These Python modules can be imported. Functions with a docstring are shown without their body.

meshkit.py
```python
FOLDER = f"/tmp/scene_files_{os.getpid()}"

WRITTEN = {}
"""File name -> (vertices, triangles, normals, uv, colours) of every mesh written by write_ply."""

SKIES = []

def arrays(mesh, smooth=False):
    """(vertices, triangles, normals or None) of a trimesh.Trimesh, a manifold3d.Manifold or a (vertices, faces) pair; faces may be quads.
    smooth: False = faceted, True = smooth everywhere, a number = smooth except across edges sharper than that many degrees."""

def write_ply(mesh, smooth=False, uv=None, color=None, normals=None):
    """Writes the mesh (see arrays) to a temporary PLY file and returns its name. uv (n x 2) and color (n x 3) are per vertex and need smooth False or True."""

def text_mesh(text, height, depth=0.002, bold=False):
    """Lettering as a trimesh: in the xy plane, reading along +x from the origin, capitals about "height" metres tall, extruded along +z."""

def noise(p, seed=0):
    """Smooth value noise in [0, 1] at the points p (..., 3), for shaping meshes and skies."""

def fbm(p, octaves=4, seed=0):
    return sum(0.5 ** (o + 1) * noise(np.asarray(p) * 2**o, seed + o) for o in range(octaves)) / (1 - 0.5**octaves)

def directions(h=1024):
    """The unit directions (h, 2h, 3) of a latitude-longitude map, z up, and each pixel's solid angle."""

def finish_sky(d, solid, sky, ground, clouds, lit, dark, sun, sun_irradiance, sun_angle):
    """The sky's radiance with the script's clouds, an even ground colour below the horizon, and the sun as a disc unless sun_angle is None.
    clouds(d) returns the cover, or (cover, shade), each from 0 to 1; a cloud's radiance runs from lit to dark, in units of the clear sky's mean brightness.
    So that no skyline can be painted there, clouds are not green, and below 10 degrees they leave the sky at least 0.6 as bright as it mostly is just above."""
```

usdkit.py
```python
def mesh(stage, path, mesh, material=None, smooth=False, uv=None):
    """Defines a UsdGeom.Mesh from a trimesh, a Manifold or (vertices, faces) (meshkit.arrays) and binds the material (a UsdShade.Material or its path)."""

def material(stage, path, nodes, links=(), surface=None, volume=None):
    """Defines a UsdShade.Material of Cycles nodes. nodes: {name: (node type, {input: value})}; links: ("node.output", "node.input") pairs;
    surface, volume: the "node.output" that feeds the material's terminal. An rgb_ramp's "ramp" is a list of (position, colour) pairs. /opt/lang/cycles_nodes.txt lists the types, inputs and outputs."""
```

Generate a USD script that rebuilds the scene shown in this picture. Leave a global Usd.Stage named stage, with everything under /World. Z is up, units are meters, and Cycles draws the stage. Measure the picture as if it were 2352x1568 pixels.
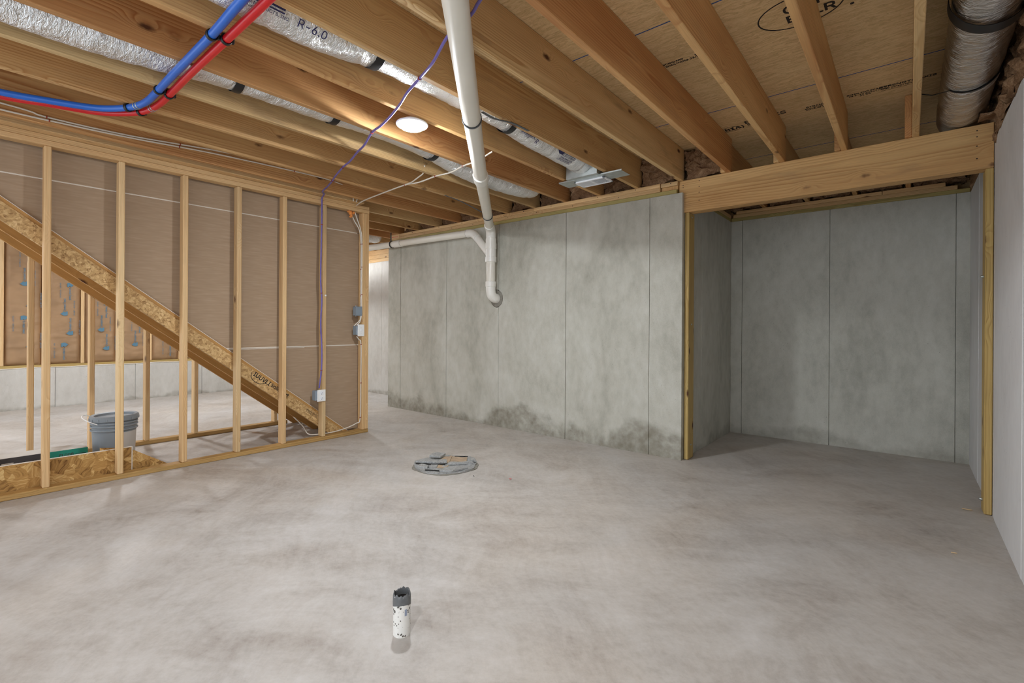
import math, random
import numpy as np
import trimesh
from shapely.geometry import Polygon
import meshkit, usdkit
from pxr import Usd, UsdGeom, UsdLux, UsdShade, Gf, Sdf

random.seed(7)
rng = np.random.default_rng(7)
stage = Usd.Stage.CreateInMemory()
UsdGeom.SetStageUpAxis(stage, 'Z')
UsdGeom.SetStageMetersPerUnit(stage, 1.0)
UsdGeom.Xform.Define(stage, '/World')
UsdGeom.Scope.Define(stage, '/World/Looks')
V3 = lambda *a: np.array(a, float)

# ------------------------------------------------------------------ camera, sky, lamps' strength, exposure
F_PX, YAW, ROLL, HORIZON, CAM_H = 1097.45, -0.692525, 0.0060428, 749.06, 1.18
fw = V3(math.sin(YAW), math.cos(YAW), 0)
rt = V3(math.cos(YAW), -math.sin(YAW), 0)
up = V3(0, 0, 1)
R_ = rt * math.cos(ROLL) + up * math.sin(ROLL)
U_ = -rt * math.sin(ROLL) + up * math.cos(ROLL)
cam = UsdGeom.Camera.Define(stage, '/World/camera')
cam.CreateHorizontalApertureAttr(36.0)
cam.CreateVerticalApertureAttr(24.0)
cam.CreateFocalLengthAttr(36.0 * F_PX / 2352)
cam.CreateVerticalApertureOffsetAttr(-(784 - HORIZON) / 2352 * 36.0)
cam.CreateClippingRangeAttr((0.05, 200))
cam.CreateExposureAttr(0.08)
cam.AddTransformOp().Set(Gf.Matrix4d(*R_, 0, *U_, 0, *(-fw), 0, 0, 0, CAM_H, 1))

sky = UsdLux.DomeLight.Define(stage, '/World/daylight')      # overcast daylight through the open walk-out side behind the camera
sky.CreateIntensityAttr(0.62)
sky.CreateColorAttr((0.88, 0.96, 1.06))
LAMP = 640.0
LAMP_COLOR = (0.93, 0.98, 1.04)

# ------------------------------------------------------------------ helpers: names and properties
_used = {}
def numbered(parent, name):
    n = _used.get((parent, name), 0)
    _used[(parent, name)] = n + 1
    return f'{parent}/{name}' + (f'_{n:03d}' if n else '')

def tag(p, label=None, cat=None, group=None, kind=None):
    for k, v in (('label', label), ('category', cat), ('group', group), ('kind', kind)):
        if v:
            p.SetCustomDataByKey(k, v)
    return p

def thing(name, label, cat, group=None, kind=None):
    x = UsdGeom.Xform.Define(stage, numbered('/World', name))
    tag(x.GetPrim(), label, cat, group, kind)
    return str(x.GetPath())

def part(parent, name, mesh, mat, smooth=False, label=None, M4=None, kind=None):
    m = usdkit.mesh(stage, numbered(parent, name), mesh, mat, smooth=smooth)
    if M4 is not None:
        m.AddTransformOp().Set(Gf.Matrix4d(*np.asarray(M4, float).T.ravel()))
    tag(m.GetPrim(), label, kind=kind)
    return str(m.GetPath())

def top(name, mesh, mat, label, cat, smooth=False, group=None, kind=None, M4=None):
    p = part('/World', name, mesh, mat, smooth, None, M4)
    tag(stage.GetPrimAtPath(p), label, cat, group, kind)
    return p

# ------------------------------------------------------------------ helpers: shapes
_hull = {}
def cbox(l, w, h, c=0.003):
    """A box with eased edges, centred."""
    key = (round(l, 4), round(w, 4), round(h, 4), round(c, 4))
    if key not in _hull:
        a, b, d = l / 2, w / 2, h / 2
        c = min(c, a * .8, b * .8, d * .8)
        pts = []
        for sx in (-1, 1):
            for sy in (-1, 1):
                for sz in (-1, 1):
                    pts += [(sx * (a - c), sy * (b - c), sz * d), (sx * (a - c), sy * b, sz * (d - c)), (sx * a, sy * (b - c), sz * (d - c))]
        m = trimesh.convex.convex_hull(np.array(pts))
        _hull[key] = (np.array(m.vertices), np.array(m.faces))
    v, f = _hull[key]
    return trimesh.Trimesh(v.copy(), f.copy(), process=False)

def bx(x0, x1, y0, y1, z0, z1, c=0.003):
    m = cbox(abs(x1 - x0), abs(y1 - y0), abs(z1 - z0), c)
    m.apply_translation(((x0 + x1) / 2, (y0 + y1) / 2, (z0 + z1) / 2))
    return m

AX = {'x': np.eye(3), 'y': np.array([[0, 0, 1], [1, 0, 0], [0, 1, 0]], float), 'z': np.array([[0, 1, 0], [0, 0, 1], [1, 0, 0]], float)}
def board(x0, x1, y0, y1, z0, z1, axis, c=0.003):
    """(mesh, matrix) of a sawn board, its grain along its local x."""
    d = V3(x1 - x0, y1 - y0, z1 - z0)
    R = AX[axis]
    l = R.T @ d
    M = np.eye(4); M[:3, :3] = R; M[:3, 3] = ((x0 + x1) / 2, (y0 + y1) / 2, (z0 + z1) / 2)
    return cbox(*np.abs(l), c), M

def lumber(parent, name, mat, x0, x1, y0, y1, z0, z1, axis, c=0.003, label=None):
    m, M = board(x0, x1, y0, y1, z0, z1, axis, c)
    return part(parent, name, m, mat, False, label, M)

def spline(pts, step=0.02):
    P = np.array(pts, float)
    if len(P) < 3:
        n = max(2, int(np.linalg.norm(P[1] - P[0]) / step)); return P[0] + (P[1] - P[0]) * np.linspace(0, 1, n)[:, None]
    Q = np.vstack([2 * P[0] - P[1], P, 2 * P[-1] - P[-2]])
    out = []
    for i in range(1, len(Q) - 2):
        n = max(2, int(np.linalg.norm(Q[i + 1] - Q[i]) / step))
        t = np.linspace(0, 1, n, endpoint=False)[:, None]
        a, b, c, d = Q[i - 1], Q[i], Q[i + 1], Q[i + 2]
        out.append(.5 * (2 * b + (c - a) * t + (2 * a - 5 * b + 4 * c - d) * t ** 2 + (3 * b - a - 3 * c + d) * t ** 3))
    return np.vstack(out + [P[-1:]])

def tube(pts, r, n=12, flat=None, caps=True):
    """A round pipe along pts. r: a number or one per point. flat: squash factor of the second axis."""
    P = np.array(pts, float); k = len(P)
    r = np.broadcast_to(np.asarray(r, float), (k,))
    T = np.gradient(P, axis=0); T /= np.linalg.norm(T, axis=1, keepdims=True)
    ref = V3(0, 0, 1) if abs(T[0][2]) < .9 else V3(1, 0, 0)
    N = np.cross(T[0], ref); N /= np.linalg.norm(N)
    rings = []
    for i in range(k):
        N = N - T[i] * (N @ T[i]); N /= np.linalg.norm(N)
        B = np.cross(T[i], N)
        a = np.linspace(0, 2 * np.pi, n, endpoint=False)
        rings.append(P[i] + r[i] * (np.cos(a)[:, None] * N + (flat or 1) * np.sin(a)[:, None] * B))
    v = np.vstack(rings + [P[:1], P[-1:]])
    f = []
    for i in range(k - 1):
        for j in range(n):
            a, b = i * n + j, i * n + (j + 1) % n
            f += [(a, b, b + n), (a, b + n, a + n)]
    if caps:
        for j in range(n):
            f += [(k * n, (j + 1) % n, j), (k * n + 1, (k - 1) * n + j, (k - 1) * n + (j + 1) % n)]
    return trimesh.Trimesh(v, np.array(f), process=False)

def lathe(profile, n=48, at=(0, 0, 0)):
    m = trimesh.creation.revolve(np.array(profile, float), sections=n)
    m.apply_translation(at)
    return m

def ring(p, t, r, w, thick=0.004, n=28):
    """A flat band of width w around the axis t at p."""
    t = np.asarray(t, float) / np.linalg.norm(t)
    m = trimesh.creation.annulus(r, r + thick, w, sections=n)
    m.apply_transform(trimesh.geometry.align_vectors([0, 0, 1], t))
    m.apply_translation(p)
    return m

def ribbon(pts, wdir, w, thick=0.0015):
    """A strap: a thin flat bar of width w along wdir following pts."""
    P = np.array(pts, float); wd = np.asarray(wdir, float) / np.linalg.norm(wdir)
    T = np.gradient(P, axis=0); T /= np.linalg.norm(T, axis=1, keepdims=True)
    N = np.cross(T, wd); N /= np.linalg.norm(N, axis=1, keepdims=True)
    k = len(P)
    v = np.vstack([P + wd * w / 2 + N * thick / 2, P - wd * w / 2 + N * thick / 2, P - wd * w / 2 - N * thick / 2, P + wd * w / 2 - N * thick / 2])
    f = []
    for i in range(k - 1):
        for s in range(4):
            a, b = s * k + i, ((s + 1) % 4) * k + i
            f += [(a, b, b + 1), (a, b + 1, a + 1)]
    f += [(0, 2 * k, k), (0, 3 * k, 2 * k), (k - 1, 2 * k - 1, 3 * k - 1), (k - 1, 3 * k - 1, 4 * k - 1)]
    m = trimesh.Trimesh(v, np.array(f), process=False); m.fix_normals()
    return m

def fluffy(x0, x1, y0, y1, z0, z1, amp=.03, seed=0, cell=.024, scale=19):
    """A lumpy fibrous block."""
    L = (x1 - x0, y1 - y0, z1 - z0)
    m = trimesh.creation.box(L)
    m = m.subdivide_to_size(cell)
    m.merge_vertices()
    v = np.array(m.vertices)
    c = V3((x0 + x1) / 2, (y0 + y1) / 2, (z0 + z1) / 2)
    q = v + c
    d = np.stack([meshkit.fbm(q * scale * V3(1, .8, 1.2), 3, seed + i * 17) - .5 for i in range(3)], -1)
    big = np.stack([meshkit.fbm(q * 5, 2, seed + 90 + i * 17) - .5 for i in range(3)], -1)
    v = v + d * amp * 2.2 + big * amp * 1.8
    m.vertices = v + c
    return m

def join(*ms):
    return trimesh.util.concatenate([m for x in ms for m in (x if isinstance(x, (list, tuple)) else [x])])

def place_text(text, h, origin, ex, ey, depth=.0012, bold=False):
    """Lettering in the plane of ex, ey (its right and up)."""
    m = meshkit.text_mesh(text, h, depth, bold)
    ex = np.asarray(ex, float) / np.linalg.norm(ex); ey = np.asarray(ey, float) / np.linalg.norm(ey)
    v = np.array(m.vertices)
    m.vertices = np.asarray(origin, float) + v[:, :1] * ex + v[:, 1:2] * ey + v[:, 2:] * np.cross(ex, ey)
    return m

# ------------------------------------------------------------------ materials
def mat(name, nodes, links, surface='p.BSDF'):
    return usdkit.material(stage, '/World/Looks/' + name, nodes, links, surface=surface)

def lin(r, g, b):
    f = lambda c: (c / 255 / 12.92) if c / 255 <= .04045 else ((c / 255 + .055) / 1.055) ** 2.4
    return (f(r), f(g), f(b))

def plain(name, rgb, rough=.5, metallic=0., noise=0.0, nscale=30, spec=.5, bump=0.):
    nodes = {'p': ('principled_bsdf', {'roughness': rough, 'metallic': metallic, 'specular_ior_level': spec})}
    links = []
    if noise or bump:
        nodes['g'] = ('geometry', {})
        nodes['n'] = ('noise_texture', {'scale': nscale, 'detail': 4})
        links.append(('g.position', 'n.vector'))
    if noise:
        lo = tuple(c * (1 - noise) for c in rgb); hi = tuple(min(1, c * (1 + noise)) for c in rgb)
        nodes['r'] = ('rgb_ramp', {'ramp': [(0.3, lo), (.7, hi)]})
        links += [('n.fac', 'r.fac'), ('r.color', 'p.base_color')]
    else:
        nodes['p'][1]['base_color'] = rgb
    if bump:
        nodes['b'] = ('bump', {'strength': bump, 'distance': .01})
        links += [('n.fac', 'b.height'), ('b.normal', 'p.normal')]
    return mat(name, nodes, links)

def wood(name, early, late, knot=lin(84, 48, 26), ring_scale=26, wav=.055, stain=.25, knots=1.0, rough=.6, tone=.16, ring_mix=.85, warm=.45, gray=lin(112, 94, 74)):
    """Sawn softwood: grain along the board's own x axis; every board its own (seeded by its place)."""
    N = {
        'tc': ('texture_coordinate', {}), 'oi': ('object_info', {}),
        'wn': ('white_noise_texture', {'dimensions': '3D'}),
        's0': ('vector_math', {'math_type': 'subtract', 'vector2': (.5, .5, .5)}),
        's1': ('vector_math', {'math_type': 'multiply', 'vector2': (30., .22, .22)}),
        'P': ('vector_math', {'math_type': 'add'}),
        'sc': ('vector_math', {'math_type': 'multiply', 'vector2': (.09, 1., 1.)}),
        'n1': ('noise_texture', {'scale': 5.5, 'detail': 2., 'roughness': .45}),
        'd0': ('vector_math', {'math_type': 'subtract', 'vector2': (.5, .5, .5)}),
        'd1': ('vector_math', {'math_type': 'multiply', 'vector2': (0., wav, wav)}),
        'Q': ('vector_math', {'math_type': 'add'}),
        # knots
        'ks': ('vector_math', {'math_type': 'multiply', 'vector2': (3.0, 6.6, 6.6)}),
        'kv': ('voronoi_texture', {'scale': 1.0, 'randomness': 1.0}),
        'kn': ('noise_texture', {'scale': 60., 'detail': 2.}),
        'ka': ('math', {'math_type': 'multiply_add', 'value2': .06, 'value3': -.03}),
        'kd': ('math', {'math_type': 'add'}),
        'km': ('map_range', {'from_min': .05, 'from_max': .135, 'to_min': knots, 'to_max': 0., 'clamp': True}),
        'kh': ('map_range', {'range_type': 'smoothstep', 'from_min': .03, 'from_max': .42, 'to_min': .05, 'to_max': 0., 'clamp': True}),
        'kc': ('combine_xyz', {'x': 0., 'z': 0.}),
        'Q2': ('vector_math', {'math_type': 'add'}),
        'w': ('wave_texture', {'wave_type': 'rings', 'rings_direction': 'x', 'profile': 'saw', 'scale': ring_scale, 'distortion': .9, 'detail': 2., 'detail_scale': 1.5}),
        'r': ('rgb_ramp', {'ramp': [(0., early), (.45, tuple(.7 * a + .3 * b for a, b in zip(early, late))), (.86, late), (1., early)]}),
        'em': ('mix_color', {'a': early}),
        'vs': ('vector_math', {'math_type': 'multiply', 'vector2': (.5, 9., 9.)}), 'vn': ('noise_texture', {'scale': 1., 'detail': 3.}), 'vr': ('map_range', {'from_min': .36, 'from_max': .66, 'to_min': .12 * ring_mix, 'to_max': 1.15 * ring_mix, 'clamp': True}),
        'ws': ('vector_math', {'math_type': 'multiply', 'vector2': (.8, 3.5, 3.5)}), 'wnn': ('noise_texture', {'scale': 1., 'detail': 3.}), 'wr': ('map_range', {'from_min': .35, 'from_max': .68, 'to_min': 0., 'to_max': warm, 'clamp': True}), 'wm': ('mix_color', {'b': tuple(x * y for x, y in zip(late, (.92, .78, .66)))}),
        # fibres
        'fs': ('vector_math', {'math_type': 'multiply', 'vector2': (5., 170., 170.)}),
        'fn': ('noise_texture', {'scale': 1., 'detail': 2.}),
        'fr': ('map_range', {'from_min': .25, 'from_max': .75, 'to_min': .88, 'to_max': 1.06, 'clamp': True}),
        'fm': ('mix_color', {'blend_type': 'multiply', 'fac': 1.}),
        # blotches
        'bs': ('vector_math', {'math_type': 'multiply', 'vector2': (1.6, 7., 7.)}),
        'bn': ('noise_texture', {'scale': 1.3, 'detail': 4., 'roughness': .62}),
        'br': ('map_range', {'from_min': .56, 'from_max': .78, 'to_min': 0., 'to_max': stain, 'clamp': True}),
        'bm': ('mix_color', {'b': gray}),
        'kmx': ('mix_color', {'b': knot}),
        't': ('map_range', {'from_min': 0., 'from_max': 1., 'to_min': 1. - tone, 'to_max': 1. + tone * .6}),
        'hv': ('hsv', {'hue': .5, 'saturation': 1., 'fac': 1.}),
        'b': ('bump', {'strength': .25, 'distance': .002}),
        'p': ('principled_bsdf', {'roughness': rough, 'specular_ior_level': .35}),
    }
    L = [('oi.location', 'wn.vector'), ('wn.color', 's0.vector1'), ('s0.vector', 's1.vector1'), ('tc.object', 'P.vector1'), ('s1.vector', 'P.vector2'),
         ('P.vector', 'sc.vector1'), ('sc.vector', 'n1.vector'), ('n1.color', 'd0.vector1'), ('d0.vector', 'd1.vector1'), ('sc.vector', 'Q.vector1'), ('d1.vector', 'Q.vector2'),
         ('P.vector', 'ks.vector1'), ('ks.vector', 'kv.vector'), ('P.vector', 'kn.vector'), ('kn.fac', 'ka.value1'), ('kv.distance', 'kd.value1'), ('ka.value', 'kd.value2'),
         ('kd.value', 'km.value'), ('kv.distance', 'kh.value'), ('kh.result', 'kc.y'), ('Q.vector', 'Q2.vector1'), ('kc.vector', 'Q2.vector2'), ('Q2.vector', 'w.vector'), ('w.fac', 'r.fac'), ('r.color', 'em.b'), ('P.vector', 'vs.vector1'), ('vs.vector', 'vn.vector'), ('vn.fac', 'vr.value'), ('vr.result', 'em.fac'), ('P.vector', 'ws.vector1'), ('ws.vector', 'wnn.vector'), ('wnn.fac', 'wr.value'), ('wr.result', 'wm.fac'), ('em.result', 'wm.a'),
         ('P.vector', 'fs.vector1'), ('fs.vector', 'fn.vector'), ('fn.fac', 'fr.value'), ('wm.result', 'fm.a'), ('fr.result', 'fm.b'),
         ('P.vector', 'bs.vector1'), ('bs.vector', 'bn.vector'), ('bn.fac', 'br.value'), ('br.result', 'bm.fac'), ('fm.result', 'bm.a'),
         ('km.result', 'kmx.fac'), ('bm.result', 'kmx.a'), ('wn.value', 't.value'), ('t.result', 'hv.value'), ('kmx.result', 'hv.color'),
         ('hv.color', 'p.base_color'), ('fn.fac', 'b.height'), ('b.normal', 'p.normal')]
    return mat(name, N, L)

JOIST_WOOD = [wood('joist_pine_a', lin(220, 184, 130), lin(176, 128, 76), wav=.075),
              wood('joist_pine_b', lin(218, 178, 122), lin(170, 116, 66), ring_scale=20, wav=.09),
              wood('joist_pine_c', lin(214, 168, 112), lin(162, 104, 58), ring_scale=22, wav=.08, warm=.6),
              wood('joist_pine_d', lin(222, 190, 138), lin(184, 140, 86), ring_scale=30, wav=.07, stain=.5)]
STUD_WOOD = [wood('stud_spruce_a', lin(226, 192, 142), lin(200, 154, 102), ring_scale=30, stain=.12, warm=.25),
             wood('stud_spruce_b', lin(228, 198, 150), lin(206, 162, 110), ring_scale=34, stain=.2, warm=.25)]
PLATE_WOOD = wood('plate_spruce', lin(224, 190, 140), lin(192, 146, 92), ring_scale=30, stain=.35, warm=.3)
TREATED = wood('treated_pine', lin(200, 172, 108), lin(164, 132, 72), ring_scale=28, stain=.25, gray=lin(122, 116, 74), warm=.2)
PLATE_TREATED = wood('treated_bottom_plate', lin(192, 156, 98), lin(150, 112, 60), ring_scale=22, wav=.08, stain=.4, gray=lin(116, 98, 60), warm=.3)
SILL_TREATED = wood('sill_treated_pine', lin(172, 158, 100), lin(138, 122, 72), ring_scale=26, stain=.4, gray=lin(106, 104, 70), warm=.2)
HEADER_WOOD = wood('header_pine', lin(212, 174, 118), lin(170, 124, 72), ring_scale=17, wav=.13, stain=.4)
STRINGER_WOOD = wood('stringer_pine', lin(196, 150, 88), lin(172, 124, 66), ring_scale=20, stain=.15, ring_mix=.35, warm=.2, tone=.06)

def osb(name, lo, mid, hi, stretch=(3., 14., 14.), scale=6., big=.5, rough=.7):
    """Strand board: flakes of wood pressed flat, mostly along the first axis of stretch."""
    N = {'g': ('geometry', {}), 'wn': ('noise_texture', {'scale': 9., 'detail': 2.}),
         'w0': ('vector_math', {'math_type': 'subtract', 'vector2': (.5, .5, .5)}), 'w1': ('vector_math', {'math_type': 'multiply', 'vector2': (.05, .05, .05)}), 'P': ('vector_math', {'math_type': 'add'}),
         'm': ('vector_math', {'math_type': 'multiply', 'vector2': stretch}),
         'v': ('voronoi_texture', {'scale': scale, 'randomness': 1.}),
         'sp': ('separate_color', {}),
         'm2': ('vector_math', {'math_type': 'multiply', 'vector2': tuple(s * 3.5 for s in stretch)}),
         'n': ('noise_texture', {'scale': scale, 'detail': 4., 'roughness': .6}),
         'mx': ('mix_float', {'fac': big}),
         'r': ('rgb_ramp', {'ramp': [(.12, lo), (.3, tuple(.4 * a + .6 * b for a, b in zip(lo, mid))), (.5, mid), (.85, hi)]}),
         'n2': ('noise_texture', {'scale': 1.3, 'detail': 3.}), 'r2': ('map_range', {'from_min': .3, 'from_max': .7, 'to_min': .86, 'to_max': 1.1, 'clamp': True}), 'mm': ('mix_color', {'blend_type': 'multiply', 'fac': 1.}),
         'b': ('bump', {'strength': .35, 'distance': .003}), 'p': ('principled_bsdf', {'roughness': rough, 'specular_ior_level': .3})}
    L = [('g.position', 'wn.vector'), ('wn.color', 'w0.vector1'), ('w0.vector', 'w1.vector1'), ('g.position', 'P.vector1'), ('w1.vector', 'P.vector2'),
         ('P.vector', 'm.vector1'), ('m.vector', 'v.vector'), ('v.color', 'sp.color'), ('P.vector', 'm2.vector1'), ('m2.vector', 'n.vector'),
         ('sp.r', 'mx.a'), ('n.fac', 'mx.b'), ('mx.result', 'r.fac'), ('g.position', 'n2.vector'), ('n2.fac', 'r2.value'), ('r.color', 'mm.a'), ('r2.result', 'mm.b'),
         ('mm.result', 'p.base_color'), ('mx.result', 'b.height'), ('b.normal', 'p.normal')]
    return mat(name, N, L)

SUBFLOOR = osb('subfloor_board', lin(150, 116, 74), lin(220, 188, 138), lin(238, 212, 168), (2.6, 13., 13.), 7., .74)
def strands(name, lo, mid, hi, cell, fine, tilt=6.28):
    N = {'g': ('geometry', {}), 'sw': ('vector_math', {'math_type': 'multiply', 'vector2': (.05, 1., 1.)}), 'wn': ('noise_texture', {'scale': 14., 'detail': 2.}), 'w0': ('vector_math', {'math_type': 'subtract', 'vector2': (.5, .5, .5)}), 'w1': ('vector_math', {'math_type': 'multiply', 'vector2': (.0, .05, .05)}), 'P': ('vector_math', {'math_type': 'add'}),
         'v': ('voronoi_texture', {'scale': cell, 'randomness': 1.}), 'sp': ('separate_color', {}), 'an': ('math', {'math_type': 'multiply', 'value2': tilt}), 'ro': ('vector_rotate', {'rotate_type': 'axis', 'axis': (1., 0., 0.)}),
         'm': ('vector_math', {'math_type': 'multiply', 'vector2': (1., fine * .10, fine)}), 'n': ('noise_texture', {'scale': 1., 'detail': 3., 'roughness': .6}), 'mx': ('mix_float', {'fac': .62}),
         'r': ('rgb_ramp', {'ramp': [(.26, lo), (.40, tuple(.35 * a + .65 * b for a, b in zip(lo, mid))), (.52, mid), (.72, hi)]}), 'b': ('bump', {'strength': .3, 'distance': .003}), 'p': ('principled_bsdf', {'roughness': .7, 'specular_ior_level': .3})}
    L = [('g.position', 'sw.vector1'), ('sw.vector', 'wn.vector'), ('wn.color', 'w0.vector1'), ('w0.vector', 'w1.vector1'), ('sw.vector', 'P.vector1'), ('w1.vector', 'P.vector2'), ('P.vector', 'v.vector'), ('v.color', 'sp.color'), ('sp.r', 'an.value1'),
         ('P.vector', 'ro.vector'), ('an.value', 'ro.angle'), ('ro.vector', 'm.vector1'), ('m.vector', 'n.vector'), ('n.fac', 'mx.a'), ('sp.g', 'mx.b'), ('mx.result', 'r.fac'), ('r.color', 'p.base_color'), ('mx.result', 'b.height'), ('b.normal', 'p.normal')]
    N['mx'][1]['fac'] = .30
    return mat(name, N, L)
OSB_SCRAP = strands('strand_board_coarse', lin(112, 76, 36), lin(184, 142, 82), lin(220, 186, 126), 17., 90.)
OSB_STRINGER = strands('strand_lumber', lin(140, 104, 62), lin(198, 162, 110), lin(222, 190, 138), 60., 150.)

def concrete(name, dark, mid, light, scale=1.6, stain=.0, pits=True, rough=.75, streak=(1., 1., .55), damp=None, bump=.25):
    """Poured concrete: clouds, pits, vertical streaks; damp: (colour, height) of the stain risen at the foot of the wall."""
    N = {'g': ('geometry', {}), 'm': ('vector_math', {'math_type': 'multiply', 'vector2': streak}),
         'n1': ('noise_texture', {'scale': scale, 'detail': 6., 'roughness': .6, 'distortion': .6}),
         'n2': ('noise_texture', {'scale': scale * 9, 'detail': 5., 'roughness': .65}),
         'n3': ('noise_texture', {'scale': 190., 'detail': 2.}),
         'x1': ('mix_float', {'fac': .36}), 'x2': ('mix_float', {'fac': .14}),
         'r': ('rgb_ramp', {'ramp': [(.28, dark), (.5, mid), (.70, light)]}),
         'v': ('voronoi_texture', {'scale': 26., 'randomness': 1.}), 'vr': ('map_range', {'from_min': .035, 'from_max': .11, 'to_min': .62, 'to_max': 0., 'clamp': True}),
         'vn': ('noise_texture', {'scale': 2.3, 'detail': 2.}), 'vq': ('map_range', {'from_min': .5, 'from_max': .62, 'to_min': 0., 'to_max': 1., 'clamp': True}),
         'vm': ('math', {'math_type': 'multiply'}), 'px': ('mix_color', {'b': tuple(c * .35 for c in dark)}),
         'hs': ('math', {'math_type': 'multiply_add', 'value2': -.35}), 'b': ('bump', {'strength': bump, 'distance': .006}),
         'p': ('principled_bsdf', {'roughness': rough, 'specular_ior_level': .3})}
    L = [('g.position', 'm.vector1'), ('m.vector', 'n1.vector'), ('m.vector', 'n2.vector'), ('g.position', 'n3.vector'), ('n1.fac', 'x1.a'), ('n2.fac', 'x1.b'), ('x1.result', 'x2.a'), ('n3.fac', 'x2.b'), ('x2.result', 'r.fac'),
         ('g.position', 'v.vector'), ('v.distance', 'vr.value'), ('g.position', 'vn.vector'), ('vn.fac', 'vq.value'), ('vr.result', 'vm.value1'), ('vq.result', 'vm.value2'),
         ('vm.value', 'px.fac'), ('vm.value', 'hs.value1'), ('x2.result', 'hs.value3'), ('hs.value', 'b.height'), ('b.normal', 'p.normal')]
    last = 'r.color'
    if damp:
        col, hgt, amt = damp
        N.update({'sx': ('separate_xyz', {}), 'dn': ('noise_texture', {'scale': 1.7, 'detail': 5., 'roughness': .6, 'distortion': .4}), 'dh': ('math', {'math_type': 'multiply_add', 'value2': -1.1 * hgt * 2.4, 'value3': hgt * 1.02}),
                  'dz': ('math', {'math_type': 'add'}), 'dr': ('map_range', {'range_type': 'smoothstep', 'from_min': hgt * -.25, 'from_max': hgt * .25, 'to_min': amt, 'to_max': 0., 'clamp': True}),
                  'ds': ('noise_texture', {'scale': 14., 'detail': 4.}), 'dq': ('map_range', {'from_min': .3, 'from_max': .7, 'to_min': .45, 'to_max': 1., 'clamp': True}), 'dm': ('math', {'math_type': 'multiply'}), 'dx': ('mix_color', {'b': col})})
        L += [('g.position', 'sx.vector'), ('g.position', 'dn.vector'), ('dn.fac', 'dh.value1'), ('sx.z', 'dz.value1'), ('dh.value', 'dz.value2'), ('dz.value', 'dr.value'),
              ('g.position', 'ds.vector'), ('ds.fac', 'dq.value'), ('dr.result', 'dm.value1'), ('dq.result', 'dm.value2'), ('dm.value', 'dx.fac'), (last, 'dx.a')]
        last = 'dx.result'
    L += [(last, 'px.a'), ('px.result', 'p.base_color')]
    return mat(name, N, L)

CONC_BACK = concrete('wall_concrete', lin(148, 145, 132), lin(186, 184, 172), lin(208, 207, 198), damp=(lin(112, 105, 88), .46, .8))
CONC_RECESS = concrete('recess_concrete', lin(150, 149, 138), lin(188, 187, 176), lin(208, 207, 198), damp=(lin(112, 106, 92), .22, .5))
CONC_RIGHT = concrete('right_wall_concrete', lin(204, 203, 201), lin(219, 218, 217), lin(228, 228, 227), pits=True, bump=.12)
CONC_LEFT = concrete('half_wall_concrete', lin(166, 160, 150), lin(192, 188, 180), lin(208, 205, 198), damp=(lin(120, 112, 96), .10, .6))

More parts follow.
